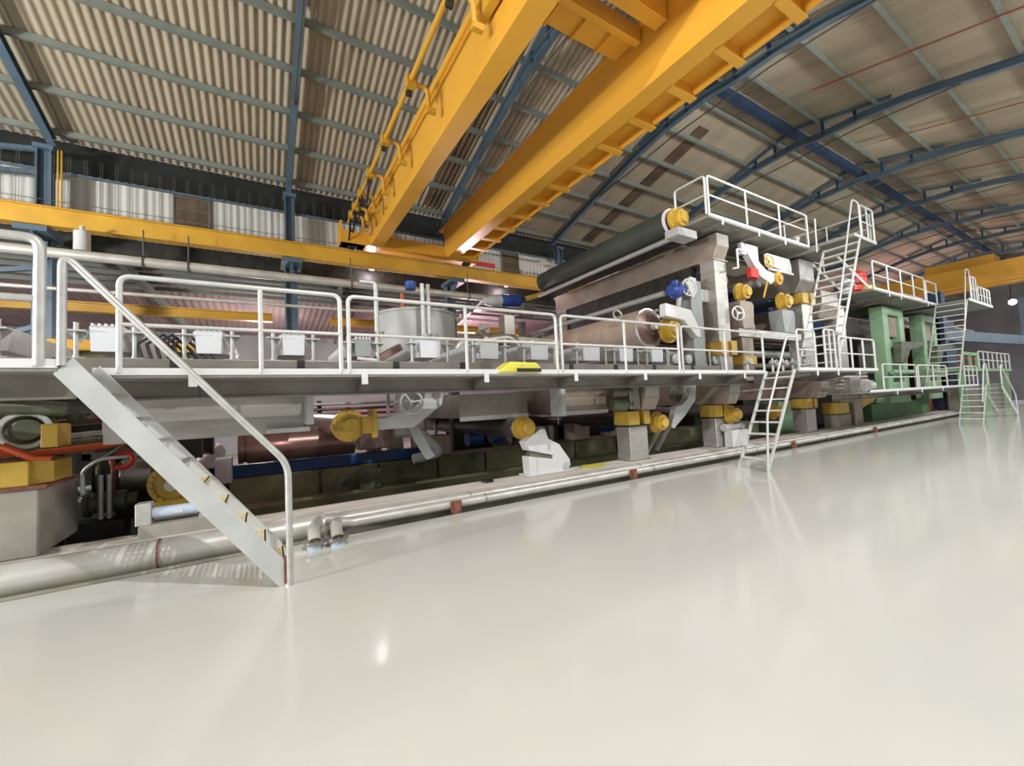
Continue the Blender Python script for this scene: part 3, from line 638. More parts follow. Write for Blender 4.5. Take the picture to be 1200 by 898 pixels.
# service pipes, rolls and small valves behind the walkway on the right
for k, (x0, x1, y, z, r, m) in enumerate(((11.7, 15.6, 9.0, 5.35, .1, 'pipe'), (11.7, 15.6, 9.4, 4.75, .16, 'staindull'), (11.7, 15.6, 8.8, 4.35, .09, 'galv'), (11.7, 15.6, 9.8, 3.85, .2, 'dark'), (11.7, 15.6, 9.2, 3.2, .12, 'pipe'), (11.7, 15.6, 8.7, 2.75, .14, 'motor'))):
    one(MB().tube([(x0, y, z), (x1, y, z)], r, 12), 'process_pipe', m, ['slim silver', 'wide dull', 'pale galvanised', 'black', 'low silver', 'blue grey'][k] + ' process pipe running along behind the roll stands', 'pipe', 'process pipes')
for k, x in enumerate((11.75, 13.1, 13.7, 14.3, 15.1, 15.5)):
    t = thing('needle_valve', (x, 6.5, ZD), 'small pale valve post at walkway level, ' + names[k+1] + ' from the polished post', 'valve', 'needle valves')
    MB().tube([(x, 6.45, ZD), (x, 6.45, 2.75)], .035, 8).build('stem', 'rail', t)
    MB().lathe((x, 6.45, 2.62), (0,-1,0), [(-.07, 0), (-.07, .07), (.05, .07), (.05, .04), (.1, .04), (.1, 0)], 14).build('valve_body', 'lgrey', t)
    MB().ring((x, 6.33, 2.62), (0,-1,0), .07, .014, 16, 6).build('hand_ring', 'toe', t)
# top platform
deck(10.0, 15.5, 6.2, 7.6, 6.44, 'top platform deck above the brown box beam', [10.6, 12.4, 13.9], 7.55, th=.07)
railing((10.05, 6.2), (15.45, 6.2), 6.46, 1.04, [.33, .67], 'top platform railing facing the aisle', .03)
railing((10.0, 7.15), (10.0, 6.25), 6.46, 1.04, [], 'short top platform railing at the dark roll end', .03)
MB_ = MB(); MB_.box(15.5, 17.2, 5.0, 7.6, 6.37, 6.44)
t = thing('landing_deck', (16.3, 6, 6.37), 'top landing at the head of the tall ladder', 'landing'); MB_.build('grating', 'deck', t)
MB().box(15.5, 17.2, 4.98, 5.0, 6.37, 6.47).build('toe_board', 'rail', t); MB().box(15.45, 15.5, 5.9, 7.6, 6.25, 6.44).build('side_beam', 'staindull', t)
railing((16.15, 5.02), (17.15, 5.02), 6.44, 1.06, [.5], 'narrow railing at the head of the tall ladder', .03)
railing((17.15, 5.1), (17.15, 7.5), 6.44, 1.02, [.5], 'landing side railing behind the tall ladder', .026)
railing((15.5, 6.25), (15.5, 7.55), 6.44, 1.02, [.5], 'railing between top platform and landing', .026)
railing((15.6, 7.55), (20.0, 7.55), 6.44, .9, [.5], 'rear railing of the landing', .022)
t = thing('valve_stack', (15.3, 6.8, 6.44), 'small cluster of pale fittings on the top platform by the landing', 'valves')
for k in range(4): MB().lathe((15.25+.08*k, 6.9-.12*k, 6.44), (0,0,1), [(0, 0), (0, .06), (.16+.07*k, .06), (.16+.07*k, .09), (.24+.07*k, .09), (.24+.07*k, 0)], 12).build('fitting', 'rail', t)
one(MB().lathe((14.7, 6.9, 6.44), (0,0,1), [(0, 0), (0, .16), (.14, .18), (.3, .1), (.3, 0)], 16), 'red_fitting', 'red', 'small red fitting on the top platform deck', 'fitting')

# rolls
t = roll('felt_roll', 9.85, 6.6, 7.2, 13.3, .38, 'roller', 'big dark rubber covered roll at the top left of the upper frame')
MB().lathe((9.85, 7.2, 6.6), (0,-1,0), [(-.02, .385), (.03, .385), (.03, .3), (.0, .3)], 32).build('white_rim', 'toe', t)
bearing((9.85, 6.95, 6.6), .33, parent=t)
t = thing('doctor_beam', (9.85, 7, 6.0), 'grey ledge beam under the big dark roll', 'beam')
MB().tube([(9.72, 7.0, 6.1), (9.72, 13.5, 6.1)], .075, 12).build('ledge_bar', 'galv', t)
MB().box(9.95, 10.5, 7.2, 13.3, 6.12, 6.18).build('soffit', 'dark', t)
MB().box(9.5, 10.3, 6.75, 7.18, 6.04, 6.26).build('bearing_seat', 'lgrey', t, .01)
t = roll('breast_roll', 8.75, 3.58, 7.35, 13.2, .52, 'tan', 'huge pale tan roll behind the walkway railing')
MB().lathe((8.75, 7.33, 3.58), (0,-1,0), [(-.03, .53), (.05, .53), (.05, .49), (0, .3)], 36).build('polished_rim', 'stain', t)
MB().lathe((8.75, 7.34, 3.58), (0,-1,0), [(0, .5), (.05, .44), (.1, .24), (.16, .2), (.16, 0)], 32).build('end_cap', 'copper', t)
bearing((9.2, 6.95, 3.5), .34, parent=t)
MB().ring((8.1, 7.75, 3.98), (1, 0, .5), .13, .025).build('lifting_eye', 'galv', t)
t = thing('roll_lifter', (9.3, 6.9, 3.9), 'white cranked arm over the bearing of the huge tan roll', 'arm')
MB().prism([(8.72, 3.78), (9.45, 3.72), (9.95, 3.3), (10.1, 3.3), (10.1, 3.5), (9.75, 4.02), (8.75, 4.12)], 'y', 6.72, 6.92).build('arm', 'white', t, .015)
t = thing('grey_column', (10.25, 6.9, 2.12), 'grey column with white head left of the polished post', 'column')
MB().box(10.12, 10.62, 6.95, 7.4, 2.54, 4.95).build('shaft', 'grey', t, .012); MB().prism([(9.85, 4.78), (10.05, 5.0), (10.3, 4.98), (10.3, 4.6), (10.1, 4.4)], 'y', 6.88, 6.95).build('white_head', 'white', t)
MB().box(10.62, 11.0, 7.0, 7.3, 4.4, 4.75).build('bracket', 'lgrey', t)
t = thing('blue_actuator', (9.4, 6.85, 4.3), 'blue gear actuator with white handwheel above the tan roll', 'actuator')
MB().lathe((9.25, 6.95, 4.55), (1, -.15, .05), [(0, 0), (0, .15), (.16, .17), (.18, .22), (.26, .22), (.3, .12), (.5, .12), (.5, 0)], 20).build('gear_housing', 'motor', t)
MB().lathe((9.4, 6.9, 4.6), (0, 0, 1), [(0, .1), (.2, .1), (.2, 0)], 14).build('motor', 'motor', t)
handwheel((9.78, 6.75, 4.64), (-.25, -1, 0), .22, t)
MB().tube([(9.55, 6.9, 4.4), (9.45, 6.9, 4.05)], .06, 10).build('rod', 'lgrey', t)
mb = MB(); mb.tube([(9.2, 7.1, 4.5), (9.2, 13.4, 4.5)], .08, 12); one(mb, 'cross_shaft', 'galv', 'thin silver shaft crossing above the tan roll', 'shaft')
t = thing('tooth_rack', (9.6, 7.4, 4.0), 'dark toothed doctor beam behind the tan roll', 'beam'); MB().box(9.7, 9.85, 7.6, 13.3, 4.0, 4.22).build('beam', 'dark', t)
mb = MB(); y = 7.7
while y < 13.2: mb.box(9.62, 9.7, y, y+.07, 4.18, 4.26); y += .16
mb.build('teeth', 'lgrey', t)
one(MB().box(11.05, 11.3, 7.5, 13.3, 4.2, 5.6), 'underbeam', 'dark', 'dark web hanging beneath the brown box beam', 'beam')
# far end drive: blue motor, yellow arm
t = thing('drive_motor', (8.9, 14, 5.3), 'blue motor with yellow arm at the far end of the dark roll', 'motor')
MB().lathe((8.1, 13.9, 5.85), (1, 0, .1), [(0, 0), (0, .2), (.08, .24), (.9, .24), (.95, .16), (1.1, .16), (1.1, 0)], 20).build('motor_body', 'motor', t)
MB().lathe((7.4, 13.9, 5.78), (1, 0, .1), [(0, 0), (0, .14), (.3, .22), (.7, .24), (.7, 0)], 20).build('fan_cowl', 'lgrey', t)
MB().beam((9.2, 13.9, 6.0), (10.3, 13.7, 6.35), .16, .18).build('yellow_arm', 'yel', t); MB().box(7.0, 9.4, 13.7, 14.1, 5.4, 5.5).build('shelf', 'copper', t)
MB().box(9.0, 9.6, 13.6, 14.0, 5.3, 5.8).build('gear_case', 'staindull', t, .02)
for k, x in enumerate((8.3, 8.8, 9.9)):
    one(MB().box(x, x+.22, 13.55, 13.75, -1.5, 5.3 - .3*k), 'rear_stanchion', 'staindull', 'slim grey stanchion below the blue drive motor, ' + ['left', 'middle', 'right'][k] + ' of three', 'post', 'rear stanchions')
# tank and pipes
t = thing('white_water_tank', (3.6, 11, 2.3), 'round grey tank behind the walkway railing', 'tank')
MB().lathe((3.78, 11.3, 2.6), (0,0,1), [(0, 0), (0, .95), (.1, 1.1), (1.72, 1.1), (1.72, 1.13), (1.78, 1.13), (1.78, 1.1)], 48).build('shell', 'tankgrey', t)
for dx, dy in ((-.7, -.6), (.7, -.6), (-.7, .6), (.7, .6)): MB().box(3.74+dx, 3.82+dx, 11.26+dy, 11.34+dy, -1.5, 2.62).build('leg', 'grey', t)
MB().lathe((3.78, 11.3, 4.3), (0,0,1), [(0, 1.1), (.04, .4), (.12, .35), (.12, 0)], 32).build('lid', 'tankgrey', t)
MB().tube([(3.2, 10.6, 4.34), (3.2, 10.6, 4.75), (3.2, 10.6, 4.8)], .05, 10).build('valve_stem', 'orange', t)
MB().lathe((3.4, 10.5, 4.9), (0,0,1), [(0, 0), (0, .14), (.2, .14), (.2, 0)], 16).build('blue_cap', 'motor', t)
for k, (px, top) in enumerate(((2.32, 5.35), (3.45, 5.45), (3.6, 5.45))):
    t = thing('riser_pipe', (px, 9.5, 2.5), 'slim silver riser pipe by the tank, ' + ['left', 'middle', 'right'][k] + ' of three', 'pipe', 'riser pipes')
    MB().tube(arc([(px, 9.75, 2.3), (px, 9.75, top-.6), (px-.35 if k < 1 else px, 9.8, top-.6)], .1) if k == 0 else [(px, 9.75, 2.3), (px, 9.75, top-.6)], .055, 10).build('pipe', 'galv', t)
    MB().lathe((px, 9.5, 3.5), (0,0,1), [(-.04, .055), (-.04, .1), (.04, .1), (.04, .055)], 12).build('coupling', 'staindull', t)
t = thing('bent_pipe', (5, 9, 2.9), 'fat grey brown pipe with elbows right of the tank', 'pipe')
MB().tube(arc([(3.9, 9.2, 2.7), (4.1, 9.2, 3.3), (4.9, 9.2, 3.38), (5.6, 9.2, 3.5), (5.9, 9.2, 3.0), (5.9, 9.2, 2.6)], .3, 8), .2, 18).build('pipe', 'staindull', t)
MB().lathe((4.75, 9.2, 3.37), (1,0,.1), [(-.05, .2), (-.05, .29), (.05, .29), (.05, .2)], 20).build('flange', 'staindull', t)
one(MB().tube([(5.4, 10.4, 3.55), (8.1, 10.4, 3.5)], .25, 18), 'header_pipe', 'pipe', 'long fat grey header pipe behind the railing right of the tank', 'pipe')
one(MB().tube([(5.0, 10.0, 2.95), (8.1, 10.0, 2.9)], .12, 14), 'copper_pipe', 'copper', 'brown pipe below the fat grey header pipe', 'pipe')
one(MB().box(5.35, 5.65, 9.0, 9.3, 3.55, 4.05), 'junction_box', 'staindull', 'small grey box standing on the bent pipe', 'box')
t = thing('sign_plate', (7.0, 13.4, 4.3), 'small white plate with a dark scribble beside a rear column', 'sign'); MB().box(6.8, 7.25, 13.3, 13.33, 4.35, 4.75).build('plate', 'white', t)
MB().tube([(6.88, 13.29, 4.52), (6.98, 13.29, 4.48), (7.05, 13.29, 4.56), (7.16, 13.29, 4.58)], .012, 6).build('mark', 'black', t)
for k, x in enumerate((5.1, 5.9, 6.6, 7.4)):
    one(MB().tube([(x, 8.6, 2.9), (x, 8.6, 3.35)], .04, 8), 'spray_nozzle_pipe', 'galv', 'short upright silver spray pipe behind the foil units, ' + names[k+1] + ' from the left', 'pipe', 'spray pipes')
# left background yellow beam and copper vent
one(MB().box(-6, -.9, 9.2, 9.5, 2.95, 3.12), 'yellow_machine_beam', 'runway', 'dirty yellow beam behind the left foil units', 'beam')
one(MB().lathe((-1.8, 9.6, 3.12), (0,0,1), [(0, .14), (.1, .14), (.1, .17), (.3, .17), (.34, .12), (.34, 0)], 20), 'vent_stub', 'copper', 'small brown vent stub on the dirty yellow beam', 'vent')
t = thing('green_tray', (-3.4, 9.35, -1.5), 'greenish tray wall behind the left foil units', 'tray')
MB().box(-6, -.9, 9.3, 9.4, 2.2, 2.95).build('tray_wall', 'moss', t); MB().box(-6, -.95, 9.5, 9.6, -1.5, 2.2).build('support', 'pit', t)

# ------------------------------------------------------------------ below the walkway
t = thing('drip_tray', (-.5, 7.3, 1.5), 'large grey stainless tray panel under the walkway right of the staircase', 'tray')
MB().prism([(-1.74, 1.62), (.56, 1.62), (.56, 2.1), (-1.74, 2.1)], 'y', 7.2, 7.24).build('front_panel', 'stain', t)
MB().prism([(-1.74, 1.48), (.52, 1.48), (.56, 1.62), (-1.74, 1.62)], 'y', 7.24, 8.6).build('lower_lip', 'stain', t)
MB().box(-1.74, .56, 7.24, 8.6, 2.06, 2.1).build('top_sheet', 'staindull', t)
t = thing('hanger_bracket', (.6, 6.5, 1.5), 'small grey hanger bracket at the right end of the tray panel', 'bracket'); MB().box(.56, .64, 6.6, 7.3, 1.6, 2.1).build('plate', 'lgrey', t); MB().box(.05, .6, 6.75, 7.2, 1.5, 1.56).build('foot', 'lgrey', t)
for k, (x0, x1, z0, z1, y) in enumerate(((3.5, 5.2, 1.5, 2.0, 7.9), (5.6, 7.1, 1.5, 2.06, 7.3))):
    t = thing('side_box', ((x0+x1)/2, y, z0), ['dull grey trough side', 'pale brown box panel'][k] + ' under the walkway ' + ['above the black roll', 'left of the first cross beam'][k], 'panel')
    MB().box(x0, x1, y, y+5, z0, z1).build('panel', ['staindull', 'beam'][k], t, .01)
    MB().box(x0, x1, y-.02, y, z0-.06, z0+.03).build('lip', 'galv', t)
    if k: MB().box(x0-.12, x0, y-.3, y+.1, z0-.06, z1).build('end_post', 'lgrey', t)
one(MB().tube([(4.6, 6.0, 1.35), (4.6, 6.0, 2.1)], .008, 6), 'hanging_wire', 'wire', 'thin wire hanging down to the bearing of the black roll', 'wire')
# wire return rolls
t = roll('return_roll', 1.25, 1.52, 7.55, 13.6, .24, 'copper', 'brown wire return roll with yellow bearing under the tray panel')
bearing((1.25, 7.35, 1.52), .27, parent=t)
MB().box(1.42, 1.62, 7.2, 7.5, 1.38, 1.66).build('yellow_clamp', 'yel', t, .008); MB().box(1.6, 1.66, 7.15, 7.55, 1.3, 1.78).build('yellow_plate', 'yel', t)
t = thing('tensioner', (2.2, 7.2, 1.4), 'grey cranked arm with handwheel holding the brown return roll', 'arm')
MB().prism([(1.66, 1.42), (2.3, 1.42), (2.85, 1.8), (2.9, 2.12), (2.55, 2.12), (2.5, 1.92), (2.3, 1.74), (2.1, 1.72), (1.85, 1.62), (1.66, 1.62)], 'y', 7.2, 7.35).build('arm', 'lgrey', t, .012)
MB().prism([(2.1, 1.9), (2.1, 2.12), (2.9, 2.12), (2.9, 1.95)], 'y', 7.5, 7.6).build('upper_bracket', 'lgrey', t)
handwheel((2.24, 7.08, 1.87), (-.15, -1, .05), .19, t, 'lgrey')
MB().lathe((2.75, 7.2, 1.98), (0,-1,0), [(0, .07), (.03, .07), (.03, 0)], 14).build('pivot', 'staindull', t)
MB().prism([(2.25, 1.42), (2.45, 1.42), (2.75, .85), (2.6, .8)], 'y', 7.4, 7.5).build('lower_leg', 'grey', t)
t = roll('return_roll', 4.72, 1.24, 7.5, 13.6, .22, 'blackroll', 'black rubber return roll with yellow bearing above the white bracket')
bearing((4.72, 7.3, 1.24), .25, parent=t)
t = thing('roll_bracket', (5.1, 7.2, .262), 'white wedge shaped roll bracket bolted on the sole plate', 'bracket')
MB().prism([(4.68, .262), (5.6, .262), (5.74, .36), (5.72, .5), (5.45, .85), (5.18, .98), (5.1, 1.2), (4.98, 1.2), (4.6, .96), (4.68, .78), (5.3, .62), (5.3, .54), (4.66, .66)], 'y', 7.12, 7.4).build('bracket_body', 'white', t, .015)
MB().prism([(4.8, .74), (5.3, .6), (5.36, .52), (5.3, .5), (4.72, .65)], 'y', 7.2, 7.38).build('spring_rack', 'staindull', t)
MB().lathe((5.6, 7.12, .36), (0,-1,0), [(0, .09), (.015, .09), (.015, .06), (.03, .06), (.03, 0)], 20).build('pivot', 'lgrey', t)
MB().box(4.6, 5.75, 7.05, 7.45, .262, .285).build('base_plate', 'white', t)
t = roll('return_roll', -1.12, .83, 7.9, 13.6, .27, 'copper', 'brown roll with toothed yellow end behind the staircase')
MB().lathe((-1.12, 7.9, .83), (0,-1,0), [(-.1, .31), (.05, .31), (.05, .2), (.1, .2), (.1, 0)], 32).build('yellow_ring', 'yel', t)
mb = MB()
for k in range(20):
    a = 2*PI*k/20; mb.lathe((-1.12+.27*math.cos(a), 7.86, .83+.27*math.sin(a)), (0,-1,0), [(0, .035), (.05, .035), (.05, 0)], 8)
mb.build('bolt_circle', 'yel', t); MB().box(-1.32, -.8, 7.7, 8.1, .45, .6).build('seat', 'yel', t)
# hydraulic cylinder on concrete block
one(MB().box(-1.36, -.42, 7.0, 7.45, .245, .42), 'concrete_block', 'conc', 'low concrete block on the kerb behind the staircase', 'block', bevel=.01)
t = thing('hydraulic_cylinder', (-1.0, 7.15, .42), 'pale blue hydraulic cylinder lying on the low concrete block', 'cylinder')
MB().lathe((-1.28, 7.15, .55), (1,0,0), [(0, 0), (0, .09), (.04, .09), (.04, .075), (.62, .075), (.62, .09), (.68, .09), (.68, .03), (.95, .03), (.95, 0)], 20).build('barrel', 'pblue', t)
MB().box(-1.4, -1.24, 7.05, 7.25, .42, .7).build('end_bracket', 'galv', t, .01); MB().box(-.75, -.6, 7.07, 7.23, .42, .47).build('foot', 'galv', t)
MB().box(-1.02, -.92, 7.072, 7.076, .53, .57).build('name_plate', 'white', t)
t = thing('work_lamp', (.33, 8.75, 1.5), 'small glowing pink lamp under the tray panel edge', 'lamp')
MB().lathe((.33, 8.75, 1.5), (0,-.6,-1), [(-.06, 0), (-.06, .03), (0, .045), (0, .03)], 12).build('housing', 'dark', t); MB().lathe((.33, 8.75, 1.5), (0,-.6,-1), [(.0, .04), (.015, .03), (.015, 0)], 12).build('lens', emit('pink lit lens', (255, 190, 200), 40), t)
l = bpy.data.lights.new('work_lamp_bulb', 'POINT'); l.energy = 9; l.color = (1, .7, .76); l.shadow_soft_size = .03
lo = bpy.data.objects.new('work_lamp_bulb', l); lo.location = (0, -.1, -.08); lo.parent = t; COL.objects.link(lo)
# left pier and gear
t = thing('concrete_pier', (-2.6, 7.2, .1), 'weathered concrete pier with yellow plates at the left picture edge', 'pier')
MB().box(-3.6, -2.22, 7.0, 8.2, .265, 1.05).build('pier', 'conc', t, .02)
MB().box(-3.2, -2.3, 6.98, 7.5, 1.08, 1.36).build('yellow_plate', 'yel', t, .01); MB().prism([(-2.3, 1.08), (-2.12, 1.1), (-2.12, 1.34), (-2.3, 1.36)], 'y', 7.05, 7.6).build('yellow_lug', 'yel', t); MB().box(-3.3, -2.15, 6.95, 8, 1.04, 1.08).build('rusty_shim', 'rust', t)
t = thing('gear_drive', (-2.5, 7.3, 1.36), 'greasy green grey gear drive on the concrete pier', 'gearbox')
MB().lathe((-2.42, 7.3, 1.72), (.3,-1,0), [(-.3, 0), (-.3, .26), (0, .26), (0, .2), (.03, .2), (.03, .15), (.1, .12), (.1, 0)], 24).build('housing', 'oil', t)
MB().ring((-2.4, 7.18, 1.72), (.3,-1,0), .2, .03).build('flange_ring', 'lgrey', t)
MB().box(-2.25, -2.1, 7.1, 7.5, 1.5, 1.78).build('yellow_guard', 'yel', t, .01); MB().tube([(-2.55, 7.1, 1.55), (-2.3, 7.1, 1.38), (-2.15, 7.1, 1.36)], .04, 8).build('orange_hose', 'orange', t)
MB().tube([(-3.2, 7.1, 1.95), (-2.7, 7.1, 2.0), (-2.3, 7.2, 1.98), (-2.1, 7.3, 1.95)], .09, 10).build('top_pipe', 'oil', t); MB().box(-3.2, -2.75, 7.1, 7.6, 1.36, 1.9).build('casing', 'rust', t, .02)
# drum with red ring
t = thing('tension_drum', (-1.75, 9, .4), 'grey drum with red ring tag behind the staircase', 'drum')
MB().lathe((-1.95, 9.0, .9), (1,0,0), [(0, 0), (0, .3), (.06, .34), (.42, .34), (.48, .3), (.48, 0)], 32).build('drum', 'staindull', t)
MB().lathe((-2.2, 9.0, .9), (1,0,0), [(0, 0), (0, .38), (.2, .38), (.2, 0)], 32).build('dark_flange', 'dark', t)
MB().ring((-1.85, 8.6, 1.18), (.2,-1,.3), .12, .035).build('red_ring', 'red', t)
MB().box(-1.95, -1.45, 8.7, 9.3, .25, .6).build('cradle', 'dark', t)
# big pipe drum + blue pipe + mossy walls
t = thing('suction_header', (.5, 9.6, .7), 'large brown cylindrical header lying behind the handrail post', 'drum')
MB().lathe((-.4, 9.6, 1.15), (1,0,0), [(0, 0), (0, .3), (.08, .3), (.08, .28), (.14, .28), (.14, .31), (2.1, .31), (2.1, 0)], 32).build('shell', 'copper', t)
MB().box(-.75, -.5, 9.3, 9.8, .55, 1.0).build('bracket', 'lgrey', t); MB().box(1.8, 2.5, 9.5, 9.9, .9, 1.5).build('end_box', 'copper', t, .02)
t = thing('blue_pipe', (1.5, 9.9, .6), 'blue painted channel running behind the return rolls', 'pipe')
MB().box(-1.2, 3.6, 9.85, 10.1, .56, .8).build('channel', 'bpipe', t, .02)
for k, (x, w) in enumerate(((4.6, .4), (5.3, .3), (9.3, .5))): MB().lathe((x, 9.95, .9), (1,0,0), [(0, 0), (0, .2), (w, .2), (w, 0)], 16).build('coupling', 'bpipe', t)
for k, (x, w) in enumerate(((3.6, .5), (6.6, .5), (8.2, .6), (9.7, .4))):
    one(MB().box(x, x+w, 9.9, 10.4, .56, 1.05), 'wooden_block', 'tan', 'pale brown block on the mossy ledge, ' + names[k+1] + ' from the left', 'block', 'blocks on the ledge')
t = thing('mossy_wall', (4, 10, -1.5), 'mossy concrete foundation ledges in the pit', 'foundation', None, 'structure')
MB().box(-.85, 18, 9.6, 10.6, -1.5, .55).build('upper_ledge', 'moss', t, .03); MB().box(-.85, 18, 9.1, 9.6, -1.5, .08).build('lower_ledge', 'moss', t, .03)
mb = MB()
for x in (-.6, 1.0, 2.2, 3.6, 4.9, 6.4, 7.9, 9.6): mb.box(x, x+.05, 9.585, 9.6, .08, .55)
mb.build('joint', 'dark', t)
for k, (x, y, w) in enumerate(((1.3, 8.6, .8), (3.3, 8.5, .7), (4.3, 8.4, 1.0), (2.4, 8.2, .4))):
    one(MB().box(x, x+w, y, y+.35, -1.5, -.75-.1*k), 'rubble_block', 'moss', 'mossy rubble block lying in the pit, ' + names[k+1] + ' from the left', 'block', 'rubble in the pit')
t = thing('pit_pulley', (1.7, 9.0, .1), 'small grey pulley on the mossy ledge below the brown return roll', 'pulley'); MB().lathe((1.45, 9.3, .3), (0,-1,0), [(-.1, 0), (-.1, .17), (0, .17), (0, .1), (.04, .05), (.04, 0)], 20).build('pulley', 'oil', t); MB().box(1.75, 2.2, 9.2, 9.5, .08, .5).build('bracket', 'oil', t, .02)
t = thing('loop_duct', (3.0, 9.2, .6), 'grey loop shaped duct end between the two return rolls', 'duct')
MB().tube(arc([(2.5, 9.2, 1.25), (3.1, 9.2, 1.2), (3.6, 9.2, .7), (2.9, 9.2, .62)], .2, 6), .11, 12).build('loop', 'lgrey', t)
for k, x in enumerate((2.15, 2.65, 3.3)):
    one(MB().box(x, x+.3, 10.2, 10.5, .55, 1.5), 'brown_stub_post', 'beam', 'short brown post behind the yellow bearing, ' + ['left', 'middle', 'right'][k] + ' of three', 'post', 'stub posts')
# dark machinery at left under deck
t = thing('open_cabinet', (-2.3, 9, .9), 'open grey steel frame under the walkway behind the staircase', 'frame')
for a in ((-2.35, -2.25, 1.2, 1.95), (-1.7, -1.6, 1.2, 1.95), (-2.35, -1.6, 1.2, 1.3)): MB().box(a[0], a[1], 8.8, 9.0, a[2], a[3]).build('frame_bar', 'grey', t)
t = thing('hose_manifold', (-3.0, 9.0, 1.0), 'cluster of orange hoses on a dark manifold under the left platform', 'hoses')
for k in range(5): MB().tube([(-3.1+.12*k, 8.4, 1.35), (-3.1+.12*k, 8.4, 1.85)], .03, 8).build('hose', 'orange', t)
MB().box(-3.3, -2.5, 8.4, 8.7, 1.85, 2.0).build('manifold', 'dark', t); MB().box(-3.2, -3.02, 8.3, 8.5, .95, 1.2).build('grey_case', 'lgrey', t, .01); MB().box(-2.95, -2.7, 8.3, 8.5, .95, 1.22).build('yellow_case', 'yel', t, .01)
MB().box(-3.3, -2.5, 8.5, 8.7, -1.5, 1.85).build('dark_stand', 'dark', t)
for k, (x, y, z0, z1) in enumerate(((-2.6, 9.6, -1.5, 1.5), (-1.2, 10.8, .55, 2.0), (-3.4, 10.5, -1.5, 2.2), (.2, 11.5, -1.5, 2.2))):
    one(MB().box(x, x+.3, y, y+.4, z0, z1), 'dark_frame_post', 'dark', 'dark frame post in the gloom under the left walkway, ' + names[k+1] + ' from the left', 'post', 'dark posts')
one(MB().tube([(-4, 9.3, .62), (-1.9, 9.3, .75)], .05, 8), 'pit_pipe', 'pipe', 'slim pipe crossing the dark pit at the left', 'pipe')

t = thing('oil_pump_set', (-1.9, 8.3, -1.5), 'olive oily pump and pipe set between the concrete pier and the grey drum', 'pump')
MB().box(-2.35, -1.75, 8.2, 8.6, -1.5, .35).build('stand', 'dark', t)
MB().lathe((-2.25, 8.4, .6), (1,0,0), [(0, 0), (0, .16), (.06, .2), (.1, .2), (.12, .15), (.5, .15), (.52, .1), (.62, .1), (.62, 0)], 18).build('pump_body', 'oil', t)
for k in range(3): MB().tube(arc([(-2.2+.16*k, 8.3, .7), (-2.2+.16*k, 8.25, 1.1+.12*k), (-2.0+.2*k, 8.2, 1.25+.12*k), (-1.7+.2*k, 8.2, 1.25+.12*k)], .1), .028, 8).build('pipe', ['pipe', 'oil', 'rust'][k], t)
for k in range(2): MB().tube([(-1.98+.09*k, 8.15, .4), (-1.98+.09*k, 8.15, 1.02)], .03, 8).build('silver_tube', 'galv', t)
t = thing('pit_pipework', (-3, 8, 1.9), 'tangle of olive and rusty pipes below the left platform', 'pipework')
for k in range(6):
    z = 1.9 - .09*k
    MB().tube([(-3.6, 7.7+.1*k, z), (-2.9+.1*k, 7.7+.1*k, z-.05), (-2.0+.05*k, 7.8+.1*k, z)], .035+.008*(k % 3), 8).build('pipe', ['oil', 'rust', 'dark', 'pipe', 'oil', 'orange'][k], t)
for k, (x, z) in enumerate(((-2.75, 1.85), (-2.4, 1.75), (-2.1, 1.85))): MB().lathe((x, 7.65, z), (0,-1,0), [(-.1, 0), (-.1, .09), (0, .09), (0, .06), (.05, .06), (.05, 0)], 14).build('valve', ['oil', 'lgrey', 'oil'][k], t)
t = thing('rear_pipe_rack', (1.5, 12.5, 1.2), 'pipe rack with reddish light put into its colours, deep under the walkway behind the brown return roll', 'pipework')
for k in range(5): MB().tube([(-2, 13.9+.08*k, 1.35+.17*k), (5.5, 13.9+.08*k, 1.35+.17*k)], .05, 8).build('pipe', ['copper', 'pipe', 'red', 'copper', 'pipe'][k], t)  # red and copper colours stand in for reddish light back here
for x in (-1.5, 1.5, 4.5): MB().box(x, x+.12, 14.35, 14.5, -1.5, 2.15).build('upright', 'dark', t)
# right of first pier: bearings, arms
t = roll('return_roll', 8.55, 1.15, 7.25, 13.6, .2, 'blackroll', 'black return roll with yellow bearing right of the first pier'); bearing((8.55, 7.0, 1.12), .27, parent=t)
t = thing('tensioner', (9.4, 7.0, 1.1), 'grey diagonal arm with a large pulley right of the first pier', 'arm')
MB().prism([(8.95, 1.0), (9.2, 1.5), (9.45, 1.52), (9.7, 1.7), (9.8, 2.1), (10.1, 2.1), (10.0, 1.62), (9.55, 1.25), (9.05, .92)], 'y', 6.95, 7.12).build('arm', 'lgrey', t, .012)
MB().lathe((9.45, 7.15, 1.85), (0,-1,0), [(0, 0), (0, .26), (.03, .26), (.03, .2), (.0, .18)], 28).build('pulley', 'oil', t); handwheel((9.72, 6.9, 1.88), (-.1, -1, 0), .14, t, 'lgrey')
for k, x in enumerate((9.4, 9.8)):
    one(MB().beam((x, 8.2, .2), (x+.8, 8.2, 1.0), .12, .05), 'support_strut', 'lgrey', 'grey sloping strut in the dark between the piers, ' + ['left', 'right'][k] + ' one', 'strut', 'sloping struts')
t = thing('roll_stand', (11.75, 6.8, K), 'white pedestal with yellow bearing right of the second pier', 'roll stand')
MB().box(11.2, 11.95, 6.7, 6.96, K, .72).build('pedestal', 'white', t, .02); MB().lathe((11.1, 6.9, .8), (1,0,0), [(0, 0), (0, .1), (.9, .1), (.9, 0)], 16).build('top_cylinder', 'lgrey', t); bearing((11.55, 6.85, 1.15), .27, parent=t)
t = roll('return_roll', 14.5, 1.1, 7.4, 13.6, .22, 'blackroll', 'black return roll with yellow bearing seen through the first ladder'); bearing((14.5, 7.15, 1.1), .27, parent=t)
t = thing('roll_stand', (19.2, 7.1, K), 'rough grey stand with yellow top block at the right end of the sole plate', 'roll stand')
